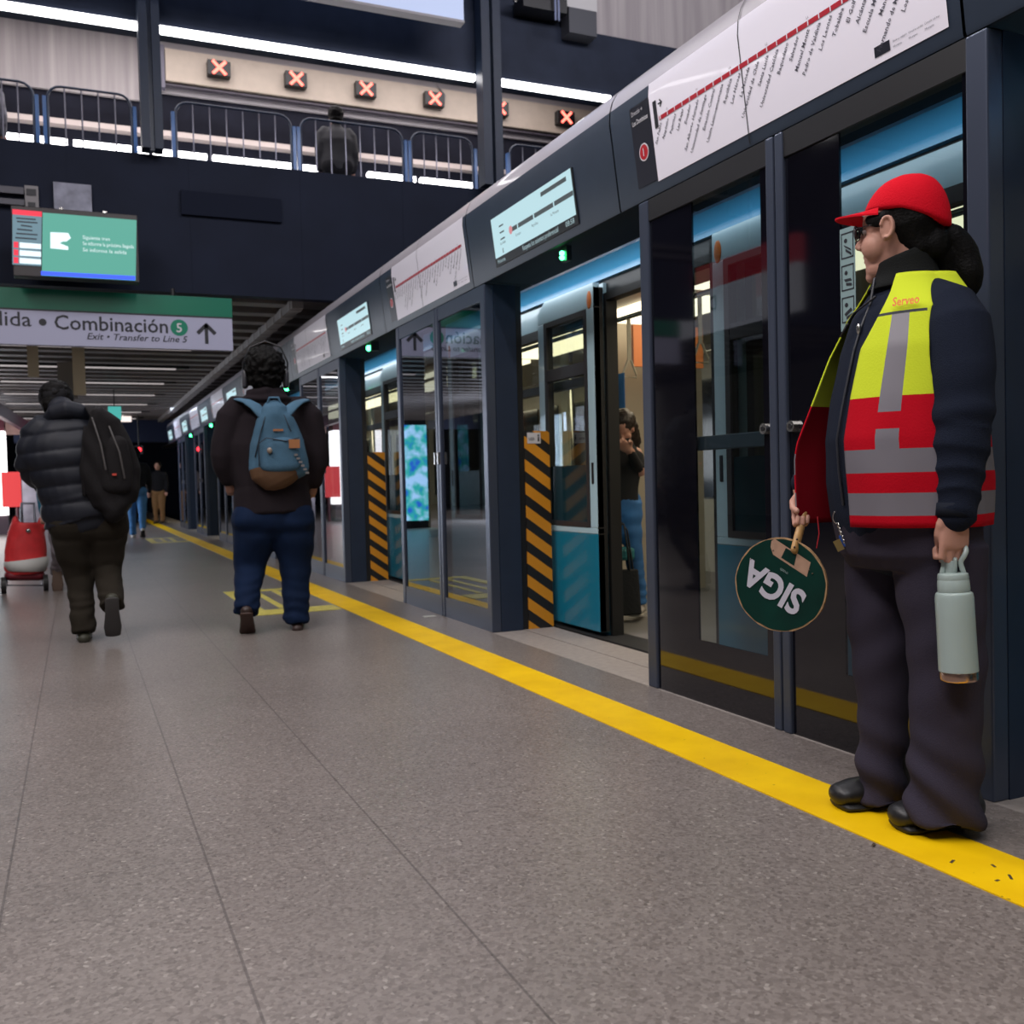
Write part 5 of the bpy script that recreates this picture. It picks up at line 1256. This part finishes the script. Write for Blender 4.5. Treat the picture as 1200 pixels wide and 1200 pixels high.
# ------------------------------------------------------------------ man with the blue backpack
B = Frame(1.10, 6.2)
man = thing('person', (1.10, 6.2, 0), 'person from behind in black hoodie and dark jeans wearing headphones and a blue backpack', 'person')
F = B.v.copy(); S = -B.u      # walking away; his left is picture left
J = {'head': B(311, 437), 'neck': B(312, 466), 'chest': B(317, 520), 'waist': B(318, 572), 'hip': B(320, 596),
     'shL': B(273, 480), 'elL': B(260, 536, .02), 'wrL': B(267, 562, -.03), 'hdL': B(274, 582, -.06),
     'shR': B(359, 480), 'elR': B(372, 534, .02), 'wrR': B(368, 565, -.03), 'hdR': B(362, 585, -.06),
     'hipL': B(298, 608), 'knL': B(293, 665, -.03), 'anL': B(289, 712, .12), 'toL': B(289, 712, .12) + F * .12 - Z * .12,
     'hipR': B(343, 608), 'knR': B(346, 665, -.03), 'anR': B(348, 724, .02), 'toR': B(348, 724, .02) + F * .2}
hood = mat('black_hoodie', (0.017, 0.013, 0.016), 0.95, spec=0.15, bump=.3, bscale=200)
figure(man, J, F, S, dict(voxel=.012, girth=1.42, coat=.0, arm=1.28, leg=(.135, .100, .080), coat_m=hood, leg_m=mat('dark_blue_jeans', (0.0045, 0.013, 0.040), 0.85, spec=0.15, bump=.2, bscale=200, var=.2), shoe_m=mat('brown_black_shoe', (0.03, 0.015, 0.012), .5), sole_m=mat('brown_sole', (0.045, 0.02, 0.014), .6), hair_m=hair_m, hs=1.18, curl=.014, coat_name='hoodie', skin=skin_d, hem=True))
k = MB(); k.tube([B(286, 482), B(296, 468, .05), B(312, 464, .08), B(328, 468, .05), B(340, 482)], [.05, .062, .066, .062, .05], n=14).tube([B(298, 470, .05), B(313, 480, .09), B(330, 470, .05)], .05).tube([B(312, 470, 0), B(312, 458, 0)], .09)
k.skin('hood', [hood], man, .010, 4, disp=lambda p, n: .006 * math.sin(p.z * 110 + 2 * nz(p, 9)))
k = MB()
k.tube([B(285.5, 442), B(285, 425), B(293, 407), B(311, 400), B(329, 407), B(337, 425), B(336.5, 442)], [(.012, .006)] * 7, side=F, n=10)
hdp = k.build('headphone_band', black, man, smooth=True)
for px, s in ((287, -1), (335, 1)):
    MB().tube([B(px, 437), B(px, 452)], [(.020, .034), (.020, .034)], side=B.u, n=14).build('ear_cup', mat('ear_cup_grey', (0.05, 0.05, 0.06), .35), hdp, smooth=True)
bp = thing('backpack', tuple(B(322, 520, .2)), 'blue fabric backpack with a tan base worn by the person with headphones', 'backpack')
bpm = mat('backpack_blue', (0.045, 0.115, 0.185), 0.85, bump=.3, bscale=160, var=.15, vscale=12)
def sack(pts, n0, depth):   # pts rows: (py, pxl, pxr), bulging back
    rings = []
    for (py, a, c_) in pts:
        ctr = B((a + c_) / 2, py, n0); hw = (B(c_, py, n0) - B(a, py, n0)).length / 2; hd = depth
        rings.append((ctr, (hw, hd)))
    return [r[0] for r in rings], [r[1] for r in rings]
p_, r_ = sack([(485, 305, 338), (491, 300, 344), (502, 297, 350), (520, 293, 357), (540, 291, 362), (549, 291, 363)], .19, .085)
k = MB(); k.tube(p_, r_, side=B.u, n=24)
k.skin('bag', [bpm], bp, .008, 4, disp=lambda p, n: .006 * nz(p, 14))
p_, r_ = sack([(547, 291.5, 363), (552, 293, 362.5), (555, 300, 359)], .19, .088)
MB().tube(p_, r_, side=B.u, n=24).skin('base', [mat('backpack_tan_base', (0.095, 0.045, 0.018), .75)], bp, .008, 3)
p_, r_ = sack([(520, 306, 346), (532, 304, 352), (546, 304, 354)], .255, .042)
MB().tube(p_, r_, side=B.u, n=20).skin('front_pocket', [bpm], bp, .007, 3)
zipm = mat('zip_navy', (0.01, 0.02, 0.035), .6)
k = MB(); k.tube([B(304, 546, .285), B(303, 520, .285), B(312, 513, .29), B(335, 517, .295), B(350, 513, .29)], .004, n=6).tube([B(299, 535, .25), B(306, 505, .27), B(311, 488, .26), B(322, 481, .255), B(333, 487, .26), B(341, 505, .27)], .004, n=6)
k.build('zip', zipm, bp, smooth=True)
MB().tube([B(313, 474, .22), B(316, 466, .23), B(326, 466, .23), B(329, 474, .22)], .008, n=8).build('grab_handle', bpm, bp, smooth=True)
tan = mat('tan_leather', (0.30, 0.12, 0.04), .6)
MB().obox(B(326, 504, .283), B.u * .030, Z * .006, B.n * .004).build('logo_tab', tan, bp)
MB().obox(B(345, 520, .297), B.u * .032, Z * .026, B.n * .004).build('leather_patch', tan, bp)
k = MB(); k.ball(B(316, 528, .305), (.016, .016, .018)).build('badge_pin', mat('badge_cream', (0.25, 0.2, 0.16), .4), bp, smooth=True)
k = MB()
for i in range(6): k.obox(B(347 + i * 2.6, 533 + i * 4.2, .29), B.u * .010, Z * .006, B.n * .006)
k.build('dangling_charm', mat('charm_grey', (0.16, 0.15, 0.15), .4), bp)
for pts in ([(308, 486, .22), (299, 476, .19), (289, 470, .13), (280, 468, .06), (278, 471, -.02)], [(334, 486, .22), (343, 476, .19), (350, 471, .13), (357, 469, .06), (359, 472, -.02)]):
    MB().tube([B(*q) for q in pts], [(.034, .010)] * 5, side=B.u, n=10).build('shoulder_strap', bpm, bp, smooth=True)

# ------------------------------------------------------------------ man with the black quilted jacket
K = Frame(.10, 6.45)
m2 = thing('person', (.10, 6.45, 0), 'person from behind bowing in a black quilted jacket and olive trousers', 'person')
F = K.v.copy(); S = -K.u
J = {'head': K(66, 474, -.10), 'neck': K(76, 486, -.02), 'chest': K(84, 530), 'waist': K(96, 580), 'hip': K(103, 602),
     'shL': K(48, 505, -.02), 'elL': K(33, 545, -.02), 'wrL': K(52, 570, -.16), 'hdL': K(58, 575, -.24),
     'shR': K(122, 505), 'elR': K(143, 545, -.02), 'wrR': K(140, 580, -.12), 'hdR': K(132, 588, -.2),
     'hipL': K(84, 615), 'knL': K(93, 675, -.05), 'anL': K(98, 735, .05), 'toL': K(98, 735, .05) + F * .2,
     'hipR': K(124, 615), 'knR': K(126, 668, -.02), 'anR': K(131, 706, .20), 'toR': K(131, 706, .20) + F * .05 - Z * .2}
puff = mat('black_quilted_nylon', (0.006, 0.008, 0.015), 0.6, spec=.35, var=.1)
def qd(p, n):
    q = V(p); k_ = (q.z - .10 * ((q - K.o).dot(K.u) + .09)) / .105
    return .015 * (abs(math.sin(k_ * PI)) ** .6) - .009 + .006 * nz(q, 10)
figure(m2, J, F, S, dict(voxel=.010, girth=1.36, coat=.02, arm=1.40, leg=(.118, .084, .070), coat_m=puff, csm=3, coat_disp=qd, leg_m=mat('olive_trousers', (0.022, 0.018, 0.013), 0.9, spec=0.15, bump=.2, bscale=200), shoe_m=mat('olive_shoe', (0.035, 0.035, 0.022), .6), sole_m=mat('worn_black_sole', (0.03, 0.027, 0.026), .7), look=(F - Z * .45).normalized(), skin=skin_d, hem=True, hair_m=hair_m))
k = MB(); c_ = J['head']; lk = (F - Z * .3).normalized(); ll = Z.cross(lk).normalized(); uu_ = lk.cross(ll)
k.ball(c_ + uu_ * .035 - lk * .015, (.112, .10, .085), (lk, ll, uu_), 20, 12); k.ball(c_ + uu_ * .02 + lk * .10, (.05, .075, .012), (lk, ll, uu_))
k.skin('cap', [mat('cap_black', (0.012, 0.012, 0.014), .8, spec=0.15)], m2, .008, 2)
k = MB(); k.tube([K(60, 492, .0), K(66, 484, .05), K(78, 480, .08), K(92, 483, .06), K(104, 490, .02)], [.05, .055, .06, .055, .05], n=12).tube([K(74, 490, 0), K(72, 480, 0)], .08); k.skin('collar', [puff], m2, .009, 3)
p2 = thing('backpack', tuple(K(130, 540, .2)), 'large black backpack slung on the right shoulder of the quilted jacket', 'backpack')
pk = mat('backpack_black', (0.012, 0.011, 0.012), .8, spec=0.15, bump=.3, bscale=120)
def sk(rows, n0, dp):
    return [K((a + c_) / 2, y, n0) for y, a, c_ in rows], [((K(c_, y, n0) - K(a, y, n0)).length / 2, dp) for y, a, c_ in rows]
p_, r_ = sk([(484, 106, 124), (496, 99, 142), (520, 96, 156), (550, 94, 165), (575, 98, 166), (592, 108, 160), (598, 120, 150)], .18, .11)
MB().tube(p_, r_, side=K.u, n=22).skin('bag', [pk], p2, .009, 4, disp=lambda p, n: .010 * nz(p, 9) + .004 * math.sin(p.x * 60 + p.z * 30))
p_, r_ = sk([(520, 124, 150), (545, 118, 156), (570, 118, 156)], .27, .05)
MB().tube(p_, r_, side=K.u, n=18).skin('front_pocket', [pk], p2, .009, 3)
MB().tube([K(112, 488, .17), K(106, 478, .12), K(104, 476, .02)], [(.03, .008)] * 3, side=K.u, n=8).build('shoulder_strap', pk, p2, smooth=True)
MB().tube([K(100, 500, .2), K(97, 540, .22), K(99, 580, .2)], [(.012, .006)] * 3, side=K.u, n=8).build('side_strap', pk, p2, smooth=True)
MB().obox(K(134, 556, .33), K.u * .012, Z * .006, K.n * .004).build('zip_pull', mat('pull_red', (0.5, 0.05, 0.03), .5), p2)
k = MB(); k.tube([K(108, 490, .28), K(118, 520, .31), K(124, 550, .33)], .006, n=6).tube([K(128, 500, .29), K(140, 530, .33), (K(146, 560, .32))], .006, n=6); k.build('zip', mat('zip_grey', (0.06, 0.055, 0.055), .5), p2, smooth=True)

# ------------------------------------------------------------------ shopping trolley and the person pulling it
T = Frame(-.45, 9.95)
tr = thing('shopping_trolley', (-.45, 9.95, 0), 'red fabric shopping trolley with a white band at the left picture edge', 'trolley')
tred = mat('trolley_red', (0.62, 0.03, 0.035), .6, var=.15, vscale=10)
rows = [(612, 14, 50), (625, 9, 53), (645, 5, 56), (665, 5, 57), (672, 8, 55)]
k = MB(); k.tube([T((a + c_) / 2, y) for y, a, c_ in rows], [((T(c_, y) - T(a, y)).length / 2, .13) for y, a, c_ in rows], side=T.u, n=20, round_ends=False)
for s_ in (18, 49): k.tube([T(s_, 618), T(s_, 607)], [(.05, .08), (.02, .03)], side=T.u)
k.skin('bag', [tred], tr, .012, 2, disp=lambda p, n: .014 * nz(p, 8))
rows = [(655, 3.5, 57), (662, 5, 57.5), (669, 8, 54)]
k = MB(); k.tube([T((a + c_) / 2, y, .02) for y, a, c_ in rows], [((T(c_, y) - T(a, y)).length / 2, .135) for y, a, c_ in rows], side=T.u, n=20, round_ends=False); k.build('white_band', mat('trolley_white', (0.5, 0.5, 0.48), .6), tr, smooth=True)
MB().tube([T(12, 674), T(46, 674)], [(.05, .10)] * 2, side=Z).build('lower_pouch', mat('trolley_maroon', (0.16, 0.01, 0.02), .6), tr, smooth=True)
k = MB(); k.tube([T(24, 612, -.05), T(25, 590, -.12), T(40, 590, -.12), T(41, 612, -.05)], .012, n=8).tube([T(8, 672), T(8, 686), T(50, 686), T(50, 672)], .010, n=8); k.build('frame', mat('trolley_frame', (0.14, 0.15, 0.18), .35, metal=.7), tr, smooth=True)
MB().ball(T(33, 622, .13), .022).build('clasp', steel, tr, smooth=True)
for px, n_ in ((4.5, .08), (54, .08)):
    k = MB(); c_ = T(px, 690, n_); c_.z = .075; k.cyl(c_ - T.u * .02, c_ + T.u * .02, .075, n=20); wv = k.build('wheel', rubber, tr)
    MB().cyl(c_ - T.u * .024, c_ + T.u * .024, .03, n=14).build('hub', mat('hub_grey', (0.3, 0.3, 0.32), .4), wv)
J, F, S = stand_joints(-.08, 9.55, 1.42, (0.0, 1, 0), .14, phase=1)
J['anL'] = T(67, 668, .1); J['toL'] = J['anL'] + F * .02 - Z * .2; J['knL'] = J['hipL'] - Z * .36 + F * .02
m3 = thing('person', (-.08, 9.55, 0), 'person in teal coat pulling the red trolley, mostly hidden behind the quilted jacket', 'person')
figure(m3, J, F, S, dict(voxel=.014, coat_m=mat('teal_coat', (0.01, 0.13, 0.22), .8), leg_m=mat('grey_trousers', (0.2, 0.18, 0.2), .8), shoe_m=mat('brown_shoe', (0.22, 0.13, 0.09), .6), sole_m=mat('brown_sole2', (0.12, 0.08, 0.06), .6), hair_m=hair_m))

# ------------------------------------------------------------------ far people on the platform
def walker(x, y, H, F, label, coat, legs, shoe=shoe_w, stride=.2, at_group=None, **kw):
    J, F, S = stand_joints(x, y, H, F, stride, phase=kw.pop('phase', 1))
    t = thing('person', (x, y, 0), label, 'person', at_group)
    figure(t, J, F, S, dict(voxel=.02, coat_m=coat, leg_m=legs, shoe_m=shoe, hair_m=hair_m, **kw)); return t
dkc = mat('black_coat', (0.012, 0.012, 0.015), .8, spec=0.15)
walker(1.02, 19.6, 1.68, (.05, 1, 0), 'person in black top, light blue jeans and white shoes walking behind the black backpack', dkc, jeans_l, stride=.22)
walker(1.98, 27.6, 1.64, (-.3, -1, 0), 'person in black coat and tan trousers standing by the far screen doors', dkc, mat('tan_trousers', (0.25, 0.13, 0.05), .8), shoe=shoe_b, stride=0)
walker(1.55, 28.6, 1.66, (-.2, -1, 0), 'person in grey coat and dark trousers far away between the tan trousers and the jeans', mat('grey_coat', (0.12, 0.10, 0.10), .8), dkc, shoe=shoe_b, stride=0)
# ------------------------------------------------------------------ passenger inside the train
P_ = Frame(3.06, 5.50)
pa = thing('person', (3.06, 5.50, 0), 'person in black top and blue jeans inside the train looking at a phone', 'person')
F = (-P_.u * .25 + P_.n * .97).normalized(); S = Z.cross(F)
J = {'head': P_(731, 503, .0), 'neck': P_(732, 522), 'chest': P_(729, 545), 'waist': P_(728, 572), 'hip': P_(727, 588),
     'shL': P_(745, 532), 'elL': P_(750, 553, .05), 'wrL': P_(738, 528, .16), 'hdL': P_(728, 520, .19),
     'shR': P_(714, 532), 'elR': P_(709, 552, .05), 'wrR': P_(709, 540, .14), 'hdR': P_(712, 526, .18),
     'hipL': P_(738, 594), 'knL': P_(743, 650), 'anL': P_(749, 702, .0), 'toL': P_(749, 702, .0) + F * .2,
     'hipR': P_(718, 594), 'knR': P_(714, 650), 'anR': P_(713, 706, .02), 'toR': P_(713, 706, .02) + F * .2 - P_.u * .05}
figure(pa, J, F, S, dict(voxel=.009, girth=.70, coat=.002, arm=.62, leg=(.078, .058, .052), coat_m=mat('black_sweater', (0.006, 0.006, 0.008), .9), leg_m=mat('blue_jeans_mid', (0.03, 0.13, 0.34), .8, bump=.2, bscale=150, var=.2), shoe_m=shoe_w, sole_m=shoe_w, hair_m=mat('brown_hair', (0.02, 0.011, 0.008), .5), long=True, hs=.80, look=(F - Z * .7).normalized()))
ph = single('mobile_phone', MB().obox(P_(720, 512, .22), P_.u * .034, Z * .012 + P_.n * .03, P_.n * .004 - Z * .002), mat('phone_dark', (0.05, 0.035, 0.035), .2), 'dark phone held up by the person inside the train', 'phone', tuple(P_(720, 512, .22)), bevel=.003)
tb = thing('tote_bag', tuple(P_(734, 690, .12)), 'black tote bag with long handles hanging before the jeans inside the train', 'bag')
k = MB(); k.hexa([P_(716, 723, .08), P_(752, 720, .08), P_(752, 720, .22), P_(716, 723, .22), P_(718, 667, .12), P_(748, 667, .12), P_(748, 667, .18), P_(718, 667, .18)])
bagm = mat('tote_black', (0.008, 0.008, 0.010), .7, bump=.3, bscale=60)
k.build('bag', bagm, tb, bevel=.01)
MB().tube([P_(721, 668, .18), P_(719, 640, .16), P_(724, 616, .14), P_(731, 614, .14), P_(735, 640, .16), P_(738, 668, .18)], .007, n=8).build('handle', bagm, tb, smooth=True)
MB().tube([P_(724, 668, .13), P_(724, 640, .13), P_(729, 612, .13), P_(735, 622, .13), P_(742, 668, .13)], .006, n=8).build('handle', bagm, tb, smooth=True)
pl = MB().tube([P_(716, 380, .25), P_(715, 500, .25), P_(713, 512, .22), P_(709, 520, .15)], .014, n=10).build('grab_pole', steel, train, smooth=True)
# people seen through the far glass, inside the train
for (x, y, c, l) in ((3.3, 14.2, (0.28, 0.17, 0.08), 'person in tan coat inside the train, seen through the far glass'), (3.5, 17.6, (0.05, 0.05, 0.07), 'person in dark coat inside the train, seen through the farthest glass')):
    walker(x, y, 1.64, (-1, .1, 0), l, mat('coat_%d' % int(y), c, .8), dkc, shoe=shoe_b, stride=0)
# ------------------------------------------------------------------ people on the mezzanine
J, F, S = stand_joints(3.02, 11.75, 1.45, (.1, 1, 0), 0)
for q in J: J[q] = J[q] + Z * 3.985
m4 = thing('person', (3.02, 11.75, 3.95), 'dark hooded person standing at the barrier on the mezzanine', 'person')
figure(m4, J, F, S, dict(voxel=.016, girth=1.15, arm=1.2, coat=.02, coat_m=mat('grey_black_coat', (0.03, 0.03, 0.036), .85), leg_m=dkc, shoe_m=shoe_b, hair_m=hair_m))
J, F, S = stand_joints(-.78, 11.75, 1.45, (.1, 1, 0), 0)
for q in J: J[q] = J[q] + Z * 3.985
m5 = thing('person', (-.78, 11.75, 3.95), 'person in mottled grey coat at the left edge of the mezzanine', 'person')
figure(m5, J, F, S, dict(voxel=.016, girth=1.0, coat_m=mat('mottled_grey_coat', (0.16, 0.16, 0.19), .85, var=.5, vscale=14), leg_m=dkc, shoe_m=shoe_b, hair_m=hair_m))
